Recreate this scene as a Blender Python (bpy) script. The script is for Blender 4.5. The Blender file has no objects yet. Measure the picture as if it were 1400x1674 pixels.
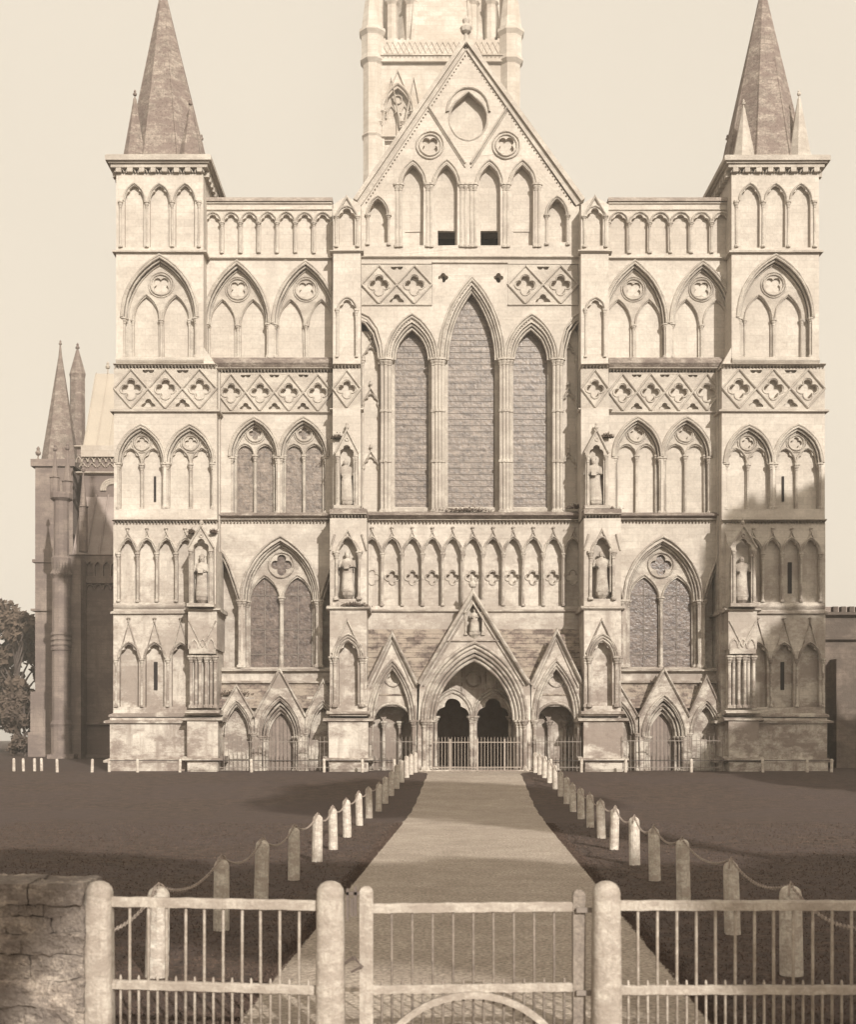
import bpy, bmesh, math, random
from mathutils import Vector, Matrix
from mathutils.geometry import tessellate_polygon
R = math.radians
scene = bpy.context.scene
# ------------------------------------------------------------------ camera
# measured from the picture (1400 px wide): focal length, horizon and the vanishing point of the nave axis
F, CX, CY, CH = 1217.0, 688.0, 1044.0, 2.4
cam_d = bpy.data.cameras.new('camera'); cam = bpy.data.objects.new('camera', cam_d)
scene.collection.objects.link(cam); scene.camera = cam
cam.location = (0, 0, CH); cam.rotation_euler = (R(90), 0, 0)
cam_d.sensor_fit = 'HORIZONTAL'; cam_d.sensor_width = 36; FW = 848.6; cam_d.lens = 36*F/FW          # the frame is the printed picture, without its paper mount
cam_d.shift_x = (698-CX)/FW; cam_d.shift_y = (CY-822)/FW
cam_d.dof.use_dof = True; cam_d.dof.focus_distance = 48; cam_d.dof.aperture_fstop = 3.4
cam_d.clip_end = 3000; cam_d.clip_start = .1
# ------------------------------------------------------------------ light
SUN_AZ, SUN_EL = 20.0, 25.0           # degrees to the right of straight behind the camera, and above the horizon
world = bpy.data.worlds.new('World'); scene.world = world; world.use_nodes = True
wn, wl = world.node_tree.nodes, world.node_tree.links
bg = wn['Background']
sky = wn.new('ShaderNodeTexSky'); sky.sky_type = 'NISHITA'; sky.sun_disc = False
sky.sun_elevation = R(SUN_EL); sky.sun_rotation = R(180-SUN_AZ)
sky.air_density = 1.0; sky.dust_density = 4.0; sky.ozone_density = 1.0
bw = wn.new('ShaderNodeRGBToBW'); wl.new(sky.outputs[0], bw.inputs[0])
mr = wn.new('ShaderNodeMapRange'); mr.inputs['From Min'].default_value = 0; mr.inputs['From Max'].default_value = 12; mr.clamp = False
mr.inputs['To Min'].default_value = 3.5; mr.inputs['To Max'].default_value = 7.0
wl.new(bw.outputs[0], mr.inputs['Value'])
tint = wn.new('ShaderNodeVectorMath'); tint.operation = 'SCALE'; tint.inputs[0].default_value = (1.02, .915, .765)
tc = wn.new('ShaderNodeTexCoord'); nz = wn.new('ShaderNodeTexNoise'); nz.inputs['Scale'].default_value = 3.2; nz.inputs['Detail'].default_value = 5
wl.new(tc.outputs['Generated'], nz.inputs['Vector']); nm = wn.new('ShaderNodeMapRange'); nm.inputs['To Min'].default_value = .93; nm.inputs['To Max'].default_value = 1.07
wl.new(nz.outputs['Fac'], nm.inputs['Value']); mm = wn.new('ShaderNodeMath'); mm.operation = 'MULTIPLY'
wl.new(mr.outputs[0], mm.inputs[0]); wl.new(nm.outputs[0], mm.inputs[1]); wl.new(mm.outputs[0], tint.inputs['Scale']); wl.new(tint.outputs[0], bg.inputs['Color'])
bg.inputs['Strength'].default_value = .1
sd = bpy.data.lights.new('sun', 'SUN'); sd.energy = 3.2; sd.angle = R(.6); sd.color = (1, .965, .90)
so = bpy.data.objects.new('sun', sd); scene.collection.objects.link(so)
so.rotation_euler = (R(90-SUN_EL), 0, R(SUN_AZ)); so.location = (30, -60, 60)
scene.view_settings.view_transform = 'Standard'; scene.view_settings.look = 'None'
scene.view_settings.exposure = 1.12; scene.view_settings.gamma = 1
scene.render.engine = 'CYCLES'
scene.render.resolution_x = 857; scene.render.resolution_y = 1024
rnd = random.Random(7)
COL = scene.collection

# ------------------------------------------------------------------ materials
def mat(name, c1, c2=None, scale=1.0, rough=.9, stain=None, stain_amt=0, stain_scale=.25, bricks=None,
        bump=.0, bump_scale=8, fine=.15, streak=False, metal=0, low=None, rows=None, mortar=.72, spec=.3, pitted=0):
    m = bpy.data.materials.new(name); m.use_nodes = True
    n, l = m.node_tree.nodes, m.node_tree.links
    b = n['Principled BSDF']; b.inputs['Roughness'].default_value = rough; b.inputs['Metallic'].default_value = metal
    b.inputs['Specular IOR Level'].default_value = spec
    g = n.new('ShaderNodeNewGeometry')
    def noise(sc, det=4, vec=None, ro=.6):
        t = n.new('ShaderNodeTexNoise'); t.inputs['Scale'].default_value = sc; t.inputs['Detail'].default_value = det
        t.inputs['Roughness'].default_value = ro
        l.new(vec or g.outputs['Position'], t.inputs['Vector']); return t.outputs['Fac']
    def ramp(f, a, b_):
        r = n.new('ShaderNodeMapRange'); r.inputs['From Min'].default_value = a; r.inputs['From Max'].default_value = b_
        l.new(f, r.inputs['Value']); return r.outputs[0]
    def mix(f, A, B, mode='MIX'):
        x = n.new('ShaderNodeMix'); x.data_type = 'RGBA'; x.blend_type = mode
        if isinstance(f, float): x.inputs[0].default_value = f
        else: l.new(f, x.inputs[0])
        for s, v in ((6, A), (7, B)):
            if isinstance(v, tuple): x.inputs[s].default_value = (*v, 1)
            else: l.new(v, x.inputs[s])
        return x.outputs[2]
    def mul(a, b_):
        x = n.new('ShaderNodeMath'); x.operation = 'MULTIPLY'
        for i, v in ((0, a), (1, b_)):
            if isinstance(v, float): x.inputs[i].default_value = v
            else: l.new(v, x.inputs[i])
        return x.outputs[0]
    col = mix(ramp(noise(scale), .3, .7), c1, c2 or c1)
    if fine:
        f = ramp(noise(bump_scale*1.7, 6), .36, .64)
        col = mix(f, mix(1.0, col, (1-fine,)*3, 'MULTIPLY'), col)
    if bricks:
        mp = n.new('ShaderNodeMapping'); mp.inputs['Rotation'].default_value = (R(90), 0, 0)
        l.new(g.outputs['Position'], mp.inputs[0])
        bt = n.new('ShaderNodeTexBrick'); l.new(mp.outputs[0], bt.inputs['Vector'])
        bt.inputs['Scale'].default_value = 1; bt.inputs['Brick Width'].default_value = bricks[0]
        bt.inputs['Row Height'].default_value = bricks[1]; bt.inputs['Mortar Size'].default_value = bricks[2]
        bt.inputs['Color1'].default_value = (1, 1, 1, 1); bt.inputs['Color2'].default_value = (bricks[3],)*3+(1,)
        bt.inputs['Mortar'].default_value = (mortar,)*3+(1,); bt.inputs['Mortar Smooth'].default_value = .3
        col = mix(1.0, col, bt.outputs['Color'], 'MULTIPLY')
    if stain:
        mpa = n.new('ShaderNodeMapping'); mpa.inputs['Scale'].default_value = (.8, .8, 1.5); l.new(g.outputs['Position'], mpa.inputs[0])
        s = ramp(noise(stain_scale, 7, mpa.outputs[0], ro=.74), .44, .55)
        if streak:
            mp2 = n.new('ShaderNodeMapping'); mp2.inputs['Scale'].default_value = (1.6, 1.6, .22)
            l.new(g.outputs['Position'], mp2.inputs[0])
            s2 = ramp(noise(float(streak), 6, mp2.outputs[0]), .48, .66)
            mx = n.new('ShaderNodeMath'); mx.operation = 'MAXIMUM'; l.new(s, mx.inputs[0]); l.new(s2, mx.inputs[1]); s = mx.outputs[0]
        if low:
            sp = n.new('ShaderNodeSeparateXYZ'); l.new(g.outputs['Position'], sp.inputs[0])
            h = ramp(sp.outputs[2], low[1], low[0])
            ad = n.new('ShaderNodeMath'); ad.operation = 'MULTIPLY_ADD'; ad.inputs[1].default_value = low[2]; ad.inputs[2].default_value = 1-low[2]
            l.new(h, ad.inputs[0]); s = mul(s, ad.outputs[0])
        col = mix(mul(s, float(stain_amt)), col, stain)
        s3 = ramp(noise(3.2, 6, ro=.8), .50, .62); s4 = ramp(noise(.30, 3), .38, .55)
        if low: s3 = mul(s3, ad.outputs[0])
        col = mix(mul(mul(s3, s4), float(stain_amt)*.75), col, stain)
    if pitted:
        pv = n.new('ShaderNodeTexVoronoi'); pv.inputs['Scale'].default_value = 7; l.new(g.outputs['Position'], pv.inputs['Vector'])
        col = mix(mul(ramp(pv.outputs['Distance'], .35, .1), float(pitted)), col, mix(1.0, col, (.55, .52, .5), 'MULTIPLY'))
    if rows:   # thin level leading / courses
        mp3 = n.new('ShaderNodeMapping'); mp3.inputs['Rotation'].default_value = (R(90), 0, 0); l.new(g.outputs['Position'], mp3.inputs[0])
        b3 = n.new('ShaderNodeTexBrick'); l.new(mp3.outputs[0], b3.inputs['Vector']); b3.inputs['Scale'].default_value = 1
        b3.offset = 0; b3.inputs['Brick Width'].default_value = rows[0]; b3.inputs['Row Height'].default_value = rows[1]
        b3.inputs['Mortar Size'].default_value = rows[2]; b3.inputs['Mortar'].default_value = (rows[3],)*3+(1,)
        b3.inputs['Color1'].default_value = (1, 1, 1, 1); b3.inputs['Color2'].default_value = (.72, .72, .72, 1)
        col = mix(1.0, col, b3.outputs['Color'], 'MULTIPLY')
    l.new(col, b.inputs['Base Color'])
    if bump:
        bp = n.new('ShaderNodeBump'); bp.inputs['Strength'].default_value = bump; bp.inputs['Distance'].default_value = .05
        l.new(noise(bump_scale, 8), bp.inputs['Height']); l.new(bp.outputs[0], b.inputs['Normal'])
    return m
ST = mat('pale limestone', (.56, .50, .432), (.49, .433, .37), .35, bricks=(.75, .33, .012, .90), bump=.35, bump_scale=5,
         stain=(.155, .115, .095), stain_amt=.85, stain_scale=.42, streak=True, low=(1, 14, .78), fine=.14, mortar=.82)
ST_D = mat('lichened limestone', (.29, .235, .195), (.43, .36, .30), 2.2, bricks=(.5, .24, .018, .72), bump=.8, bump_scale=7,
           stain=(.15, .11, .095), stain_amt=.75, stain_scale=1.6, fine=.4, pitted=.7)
ST_T = mat('spire limestone', (.58, .52, .45), (.53, .47, .40), .3, bricks=(1.2, .5, .02, .9), bump=.3, stain=(.3, .24, .19), stain_amt=.5, stain_scale=.3, streak=True)
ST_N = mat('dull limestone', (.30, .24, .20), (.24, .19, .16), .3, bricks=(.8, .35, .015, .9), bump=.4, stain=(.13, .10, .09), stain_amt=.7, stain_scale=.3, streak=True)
ST_O = mat('ornament limestone', (.51, .455, .39), (.41, .36, .305), 1.4, bump=.5, bump_scale=12, stain=(.14, .105, .088), stain_amt=.85, stain_scale=.9, low=(1, 16, .68), fine=.2)
ST_C = mat('shade-toned cloister stone', (.20, .155, .125), (.12, .092, .075), .5, bricks=(.8, .35, .015, .85), bump=.5, stain=(.07, .055, .045), stain_amt=.7, stain_scale=.5)  # shade lying on the cloister is put into this dark stone colour
MOSS = mat('mossy weathered sill stone', (.42, .36, .305), (.22, .175, .145), 2.6, bump=.9, bump_scale=9, stain=(.13, .10, .085), stain_amt=.8, stain_scale=1.3, fine=.3)
MOSS2 = mat('weathered coping stone', (.46, .395, .335), (.30, .245, .205), 2.2, bump=.7, bump_scale=9, stain=(.17, .135, .115), stain_amt=.5, stain_scale=1.5, fine=.3)
TILE = mat('mossy stone tiles', (.235, .175, .145), (.17, .13, .11), 2, bricks=(.35, .16, .02, .6), bump=.7, bump_scale=9, stain=(.35, .29, .23), stain_amt=.6, stain_scale=1.5, mortar=.4, fine=.3)
LEAD = mat('weathered lead', (.33, .27, .24), (.27, .215, .19), .6, rough=.6, bump=.2, stain=(.2, .16, .14), stain_amt=.5, stain_scale=.5)
LEAD_P = mat('pale lead', (.43, .37, .30), (.38, .325, .265), .6, rough=.6, bump=.2)
GLASS = mat('leaded glass', (.25, .195, .158), (.105, .08, .067), 5.5, rough=.4, rows=(.5, .145, .010, .62), bump=.5, bump_scale=6, stain=(.30, .238, .192), stain_amt=.5, stain_scale=2.2, fine=.4, spec=.4)
GLASS_D = mat('dusky leaded glass', (.165, .12, .10), (.095, .07, .061), 2.2, rough=.3, rows=(.16, .16, .010, .72), bump=.5, bump_scale=7, stain=(.27, .21, .172), stain_amt=.35, stain_scale=3, fine=.5, spec=.4)
DARK = mat('dark inside', (.02, .016, .015), None, 1)
VEST = mat('vestibule stone', (.50, .43, .37), (.42, .35, .30), 1, bricks=(.8, .35, .015, .9))  # plain stone tone of the vestibule walls
WOODK = mat('dark oak door', (.36, .28, .235), (.28, .21, .18), 3)
WOODD = mat('weathered oak door', (.26, .205, .175), (.20, .16, .135), 3, bump=.4, rows=(.18, 9, .02, .5))
IRON_K = mat('rusty latch iron', (.13, .10, .085), (.09, .07, .06), 6, rough=.6)
IRON_M = mat('dusty wrought iron', (.21, .175, .148), (.16, .13, .11), 5, rough=.6)
IRON = mat('weathered wrought iron', (.06, .048, .043), (.045, .036, .033), 5, rough=.6, bump=.2)
IRON_L = mat('pale painted iron', (.34, .285, .235), (.26, .21, .175), 6, rough=.6)
CHAINM = mat('rusty pale iron', (.36, .30, .25), (.24, .19, .16), 8, rough=.6)
PAINT = mat('worn cream paint', (.45, .395, .335), (.37, .32, .27), 5, rough=.65, bump=.35, bump_scale=26, stain=(.20, .16, .13), stain_amt=.6, stain_scale=5, fine=.22, streak=16)
GATE_DK = mat('darker gate wood', (.27, .225, .185), (.19, .155, .13), 5, bump=.5, bump_scale=20, fine=.3)  # darker gate tone; on the pickets it paints in their lack of light
PAINT_W = mat('white painted oak', (.66, .60, .52), (.54, .48, .405), 6, rough=.7, bump=.5, bump_scale=20, stain=(.28, .22, .18), stain_amt=.65, stain_scale=5, streak=14, fine=.3)
RUB = mat('rubble stone', (.62, .53, .44), (.30, .24, .20), 2.6, bump=1.0, bump_scale=26, stain=(.10, .08, .07), stain_amt=.7, stain_scale=1.6, fine=.4, pitted=.5)
GRAVEL = mat('pale gravel', (.54, .455, .375), (.41, .34, .275), .5, bump=1.0, bump_scale=13, stain=(.20, .155, .125), stain_amt=.28, stain_scale=1.6, fine=.6)
ROADM = mat('chalky road gravel', (.42, .36, .30), (.36, .305, .25), .7, bump=.7, bump_scale=25, stain=(.33, .27, .215), stain_amt=.4, stain_scale=.5, fine=.3)
LAWN = mat('mown grass', (.118, .077, .057), (.042, .027, .020), 3.0, bump=1.0, bump_scale=9, stain=(.060, .041, .036), stain_amt=.6, stain_scale=.22, fine=.55)
BLADE = mat('grass blades', (.098, .065, .049), (.058, .038, .029), 3)
LEAF = mat('dark foliage', (.075, .053, .042), (.12, .088, .066), 1.2, rough=.7)
LEAF2 = mat('russet foliage', (.13, .092, .066), (.08, .056, .043), .9, rough=.7)
LEAF3 = mat('haze-paled foliage', (.15, .108, .078), (.085, .06, .045), .7, rough=.8)  # leaf colour lightened to paint in the fading by haze
BARK = mat('bark', (.13, .10, .085), (.08, .06, .05), 5, bump=.8)

# ------------------------------------------------------------------ object helpers
WL = {}
from mathutils.noise import noise_vector
ERODE = [ST, ST_O, ST_N, ST_D, ST_T]
def link(name, bm, m, parent=None, smooth=False):
    me = bpy.data.meshes.new(name)
    c = Vector((0, 0, 0))
    if len(bm.verts):
        xs = [v.co.x for v in bm.verts]; ys = [v.co.y for v in bm.verts]; zs = [v.co.z for v in bm.verts]
        c = Vector(((min(xs)+max(xs))/2, (min(ys)+max(ys))/2, min(zs)))
    if m in ERODE:
        for v in bm.verts: v.co += noise_vector(v.co*2.3)*.018+noise_vector(v.co*9)*.014
    for v in bm.verts: v.co -= c
    bmesh.ops.recalc_face_normals(bm, faces=bm.faces)
    if smooth:
        for f in bm.faces: f.smooth = True
    bm.to_mesh(me); bm.free(); me.materials.append(m)
    o = bpy.data.objects.new(name, me); COL.objects.link(o)
    WL[o.name] = c
    if parent: o.parent = parent; o.location = c-WL[parent.name]
    else: o.location = c
    return o
def split_link(name, bm, m, parent):
    """every separate course becomes a part of its own"""
    bm.verts.ensure_lookup_table(); bm.verts.index_update(); seen = set(); isl = []
    for v in bm.verts:
        if v.index in seen: continue
        st, comp = [v], []; seen.add(v.index)
        while st:
            q = st.pop(); comp.append(q)
            for e in q.link_edges:
                w = e.other_vert(q)
                if w.index not in seen: seen.add(w.index); st.append(w)
        isl.append((min(q.co.z for q in comp), max(q.co.z for q in comp), comp))
    groups = []
    for lo, hi, comp in isl:
        bb = [min(q.co.x for q in comp)-.04, max(q.co.x for q in comp)+.04, lo-.02, hi+.02]; hit = [g for g in groups if g[0][0] < bb[1] and bb[0] < g[0][1] and g[0][2] < bb[3] and bb[2] < g[0][3]]
        comp = list(comp)
        while hit:
            for g in hit:
                groups.remove(g); comp += g[1]; k = g[0]; bb = [min(bb[0], k[0]), max(bb[1], k[1]), min(bb[2], k[2]), max(bb[3], k[3])]
            hit = [g for g in groups if g[0][0] < bb[1] and bb[0] < g[0][1] and g[0][2] < bb[3] and bb[2] < g[0][3]]
        groups.append((bb, comp))
    groups = [(0, 0, g[1]) for g in groups]
    for lo, hi, comp in groups:
        b = bmesh.new(); mp = {q: b.verts.new(q.co) for q in comp}
        for f in set(f for q in comp for f in q.link_faces): b.faces.new([mp[q] for q in f.verts])
        link(name, b, m, parent)
    bm.free()
def tag(o, label=None, cat=None, group=None, kind=None):
    for k, v in (('label', label), ('category', cat), ('group', group), ('kind', kind)):
        if v: o[k] = v
    return o
def empty(name, loc):
    o = bpy.data.objects.new(name, None); COL.objects.link(o); o.location = loc; WL[o.name] = Vector(loc); o.empty_display_size = .2; return o
def copy_tree(o, loc=None, parent=None):
    c = o.copy(); COL.objects.link(c); c.parent = parent
    if loc is not None: c.location = loc
    for ch in o.children: copy_tree(ch, None, c)
    return c
NB = bmesh.new

class Pl:
    """a plane parallel to the front at distance Y; shapes are given in measured picture units on it"""
    def __init__(s, Y): s.Y = Y; s.k = Y/F
    def xz(s, p): return ((p[0]-CX)*s.k, CH+(CY-p[1])*s.k)
def slab(bm, P, outer, holes, d0, d1, back=False):
    loops = [[P.xz(p) for p in lp] for lp in [outer]+list(holes)]
    flat = [q for lp in loops for q in lp]
    f = [bm.verts.new((q[0], P.Y+d0, q[1])) for q in flat]; b = [bm.verts.new((q[0], P.Y+d1, q[1])) for q in flat]
    for t in tessellate_polygon([[Vector((q[0], q[1], 0)) for q in lp] for lp in loops]):
        try: bm.faces.new([f[i] for i in t])
        except ValueError: pass
        if back:
            try: bm.faces.new([b[i] for i in t][::-1])
            except ValueError: pass
    s = 0
    for lp in loops:
        n = len(lp)
        for i in range(n):
            j = (i+1) % n
            try: bm.faces.new((f[s+i], f[s+j], b[s+j], b[s+i]))
            except ValueError: pass
        s += n
def rect(x0, y0, x1, y1): return [(x0, y1), (x0, y0), (x1, y0), (x1, y1)]
def box(bm, x0, x1, y0, y1, z0, z1):
    v = [bm.verts.new(p) for p in ((x0,y0,z0),(x1,y0,z0),(x1,y1,z0),(x0,y1,z0),(x0,y0,z1),(x1,y0,z1),(x1,y1,z1),(x0,y1,z1))]
    for q in ((0,1,5,4),(1,2,6,5),(2,3,7,6),(3,0,4,7),(4,5,6,7),(3,2,1,0)): bm.faces.new([v[i] for i in q])
def pbox(bm, P, x0, y0, x1, y1, d0, d1):
    a = P.xz((x0, y1)); b = P.xz((x1, y0)); box(bm, a[0], b[0], P.Y+d0, P.Y+d1, a[1], b[1])
def mould(bm, P, pts, w, d, base=0.0, n=4, closed=False):
    """half-round moulding of half-width w and projection d (metres) along a path"""
    q = [Vector(P.xz(p)) for p in pts]; N = len(q); rings = []
    for i in range(N):
        if closed: a, b = q[i-1], q[(i+1) % N]
        else: a, b = q[max(0, i-1)], q[min(N-1, i+1)]
        t = (b-a)
        if t.length < 1e-6: t = Vector((1, 0))
        t.normalize(); nr = Vector((-t.y, t.x)); k = 1
        if 0 < i < N-1 or closed:
            t1 = (q[i]-q[i-1]).normalized(); k = 1/max(.5, abs(t1.dot(t)))
        ring = []
        for j in range(n+1):
            an = math.pi*j/n
            o = -math.cos(an)*w*k
            ring.append(bm.verts.new((q[i].x+nr.x*o, P.Y+base-math.sin(an)*d, q[i].y+nr.y*o)))
        rings.append(ring)
    for i in range(N if closed else N-1):
        A, B = rings[i], rings[(i+1) % N]
        for j in range(n): bm.faces.new((A[j], A[j+1], B[j+1], B[j]))
    if not closed:
        bm.faces.new(rings[0]); bm.faces.new(rings[-1])
def lathe(bm, x, y, prof, n=10, sx=1, sy=1, rot=0):
    rs = []
    for z, r in prof:
        rs.append([bm.verts.new((x+math.cos(2*math.pi*i/n+rot)*r*sx, y+math.sin(2*math.pi*i/n+rot)*r*sy, z)) for i in range(n)])
    for A, B in zip(rs, rs[1:]):
        for i in range(n): bm.faces.new((A[i], A[(i+1) % n], B[(i+1) % n], B[i]))
    bm.faces.new(rs[0]); bm.faces.new(rs[-1])
def colon(bm, P, x, yt, yb, r, d, n=8, annulets=()):
    X, zt = P.xz((x, yt)); _, zb = P.xz((x, yb)); c = min(.34, (zt-zb)*.16)
    pr = [(zb, r*1.9), (zb+r*1.2, r*1.9), (zb+r*1.8, r*1.25), (zb+r*2.4, r)]
    for a in sorted([P.xz((0, t))[1] for t in annulets]): pr += [(a-.08, r), (a-.05, r*1.55), (a+.05, r*1.55), (a+.08, r)]
    pr += [(zt-c, r), (zt-c+.03, r*1.4), (zt-c+.07, r*1.05), (zt-c*.45, r*1.9), (zt-c*.32, r*1.75), (zt-c*.25, r*2.5), (zt, r*2.5)]
    lathe(bm, X, P.Y+d, pr, n)
def arch(cx, hw, ysp, yap, n=8):
    r = ysp-yap; Rr = (hw*hw+r*r)/(2*hw); a1 = math.atan2(r, Rr-hw) if Rr > hw else math.pi/2
    L = []
    for i in range(n+1):
        a = a1*i/n; L.append((cx-hw+Rr-Rr*math.cos(a), ysp-Rr*math.sin(a)))
    L[-1] = (cx, yap)
    return L+[(2*cx-p[0], p[1]) for p in L[-2::-1]]
def hole(cx, hw, ysp, yap, yb, n=7): return [(cx-hw, yb)]+arch(cx, hw, ysp, yap, n)+[(cx+hw, yb)]
def star(cx, cy, circ, a0, a1, n):
    out = []
    for i in range(n+1):
        a = a0+(a1-a0)*i/n; u = (math.cos(a), math.sin(a)); best = .01
        for (x, y, r) in circ:
            du = x*u[0]+y*u[1]; ds = r*r-(x*x+y*y)+du*du
            if ds >= 0: best = max(best, du+math.sqrt(ds))
        out.append((cx+u[0]*best, cy-u[1]*best))
    return out
def tref(cx, hw, ysp, yap, n=22):
    h = ysp-yap; lift = max(0, h-1.12*hw); h -= lift
    pts = star(cx, ysp-lift, [(-.45*hw, 0, .55*hw), (.45*hw, 0, .55*hw), (0, h-.50*hw, .50*hw)], math.pi, 0, n)
    return [(cx-hw, ysp)]+pts+[(cx+hw, ysp)] if lift > .3 else pts
def thole(cx, hw, ysp, yap, yb): return [(cx-hw, yb)]+tref(cx, hw, ysp, yap)+[(cx+hw, yb)]
def foil(cx, cy, r, k=4, rot=0.0, n=40, q=.44):
    c = [(r*(1-q)*math.cos(rot+2*math.pi*i/k), r*(1-q)*math.sin(rot+2*math.pi*i/k), r*q) for i in range(k)]
    return star(cx, cy, c, 0, 2*math.pi, n)[:-1]
def circle(cx, cy, r, n=24): return [(cx+r*math.cos(2*math.pi*i/n), cy+r*math.sin(2*math.pi*i/n)) for i in range(n)]
def string(bm, P, x0, x1, y, h, d, back=.3, e=0.0):
    """projecting string course with a sloping top; e extends it past the corners"""
    X0, z1 = P.xz((x0, y)); X1, z0 = P.xz((x1, y+h)); X0 -= e; X1 += e
    pr = [(back, z0), (-d*.35, z0), (-d, z0+(z1-z0)*.35), (-d, z0+(z1-z0)*.6), (0, z1), (back, z1)]
    A = [bm.verts.new((X0, P.Y+a, z)) for a, z in pr]; B = [bm.verts.new((X1, P.Y+a, z)) for a, z in pr]
    for i in range(6): bm.faces.new((A[i], A[(i+1) % 6], B[(i+1) % 6], B[i]))
    bm.faces.new(A); bm.faces.new(B)
def dogtooth(bm, P, x0, x1, y, h, d, step=3.2):
    string(bm, P, x0, x1, y-h*.5, h*.55, d*1.1)
    n = max(1, int((x1-x0)/step)); s = (x1-x0)/n
    for i in range(n):
        c = x0+(i+.5)*s
        q = [P.xz(p) for p in ((c-s*.42, y), (c+s*.42, y), (c, y+h))]
        b = [bm.verts.new((a[0], P.Y+.02, a[1])) for a in q]; t = P.xz((c, y+h*.25)); tv = bm.verts.new((t[0], P.Y-d*1.2, t[1]))
        for j in range(3): bm.faces.new((b[j], b[(j+1) % 3], tv))
def ring(P, bm, cx, cy, r, w, d, base=0.0): mould(bm, P, circle(cx, cy, r), w, d, base, closed=True)

# ------------------------------------------------------------------ ground
def gz(y):
    t = min(1, max(0, (y-37)/18)); return .8*t*t*(3-2*t)
def path_x(y): return .046*y
ys = [-80, -40, -10, 0, 9.0]+[9.0+i*1.5 for i in range(1, 36)]+[65, 80, 120, 200, 400, 415]
def sheet(name, x0f, x1f, ylist, dz, m, nx=1, label=None):
    bm = NB(); rows = []
    for y in ylist:
        a, b = x0f(y), x1f(y); rows.append([bm.verts.new((a+(b-a)*i/nx, y, gz(y)+dz)) for i in range(nx+1)])
    for A, B in zip(rows, rows[1:]):
        for i in range(nx): bm.faces.new((A[i], A[i+1], B[i+1], B[i]))
    o = link(name, bm, m); tag(o, kind='structure'); return o
sheet('lawn', lambda y: -255, lambda y: 255, ys, 0, LAWN)
def edge(y, s):
    fl = max(0, (y-52.6)/3.0); return path_x(y)+s*(1.99+.018*math.sin(y*2.1+s)+.012*math.sin(y*5.7)+fl*fl*1.3)
sheet('path', lambda y: edge(y, -1), lambda y: edge(y, 1), [9.6+i*.4 for i in range(118)], .006, GRAVEL)
sheet('road', lambda y: -70, lambda y: 70, [-30, -10, 0, 3, 6, 9.75], .012, ROADM)

# ------------------------------------------------------------------ cathedral
YF, YW = 56.9, 57.8
PF, PW = Pl(YF), Pl(YW)
PL, PB, PM = Pl(56.6), Pl(55.9), Pl(56.7)     # lower tower stages, lower buttresses, middle buttress stage
PP = Pl(56.2)                                  # porch front
cath = empty('cathedral', (2.3, 57.0, .8))
tag(cath, 'pale medieval stone cathedral with gabled west front, twin corner turrets and a tall crossing spire', 'cathedral')

def gem(name, P, cx, hw, ysp, yap, yb, subs, shw, ssp, sap, foils, t1=.34, t2=.12, glass=None, sub_tref=False, parent=None, rolls=2, sbot=None, dark=False):
    """two-light arch: tracery plate set back in the opening, mouldings, shafts; returns hole for the wall"""
    bm = NB(); sb = sbot or yb
    holes = [(thole if sub_tref else hole)(c, shw, ssp, sap, sb) for c in subs]
    holes += [foil(*f) for f in foils]
    outer = hole(cx, hw-.3, ysp, yap+.4, yb)
    if sbot is None: outer = hole(cx, hw-.3, ysp, yap+.4, yb+.5)
    slab(bm, P, outer, holes, t1, t1+t2)
    for i in range(rolls):
        o = 1.1+i*2.1; mould(bm, P, arch(cx, hw+.2-o*.9+1.2, ysp, yap+o*1.1-1.4), .05, .07, t1*.45*i-.02)
    mould(bm, P, arch(cx, hw+2.0, ysp, yap-2.8), .06, .10)
    mould(bm, P, arch(cx, hw-3.2, ysp, yap+4.2), .04, .10, t1)
    for c in subs:
        mould(bm, P, arch(c, shw+1.3, ssp, sap-1.9), .045, .09, t1)
    for f in foils: ring(P, bm, f[0], f[1], f[2]+1.8, .045, .09, t1)
    for f in foils: ring(P, bm, f[0], f[1], f[2]+3.9, .035, .06, t1)
    for c in [cx-hw+.3, cx+hw-.3]: colon(bm, P, c, ysp, yb, .075, t1*.35)
    xs = sorted(subs); mids = [(a+b)/2 for a, b in zip(xs, xs[1:])]
    for c in mids: colon(bm, P, c, ssp, yb, .06, t1-.05)
    for c in (xs[0]-shw-1.2, xs[-1]+shw+1.2): colon(bm, P, c, ssp, yb, .045, t1-.02)
    o = link(name, bm, ST_O, parent or cath)
    b2 = NB(); pbox(b2, P, cx-hw+.2, yap+1, cx+hw-.2, yb+1, t1+t2, t1+t2+.2)
    link('glass' if glass else 'recessed_panel', b2, glass or ST, o)
    return hole(cx, hw, ysp, yap, yb)

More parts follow.
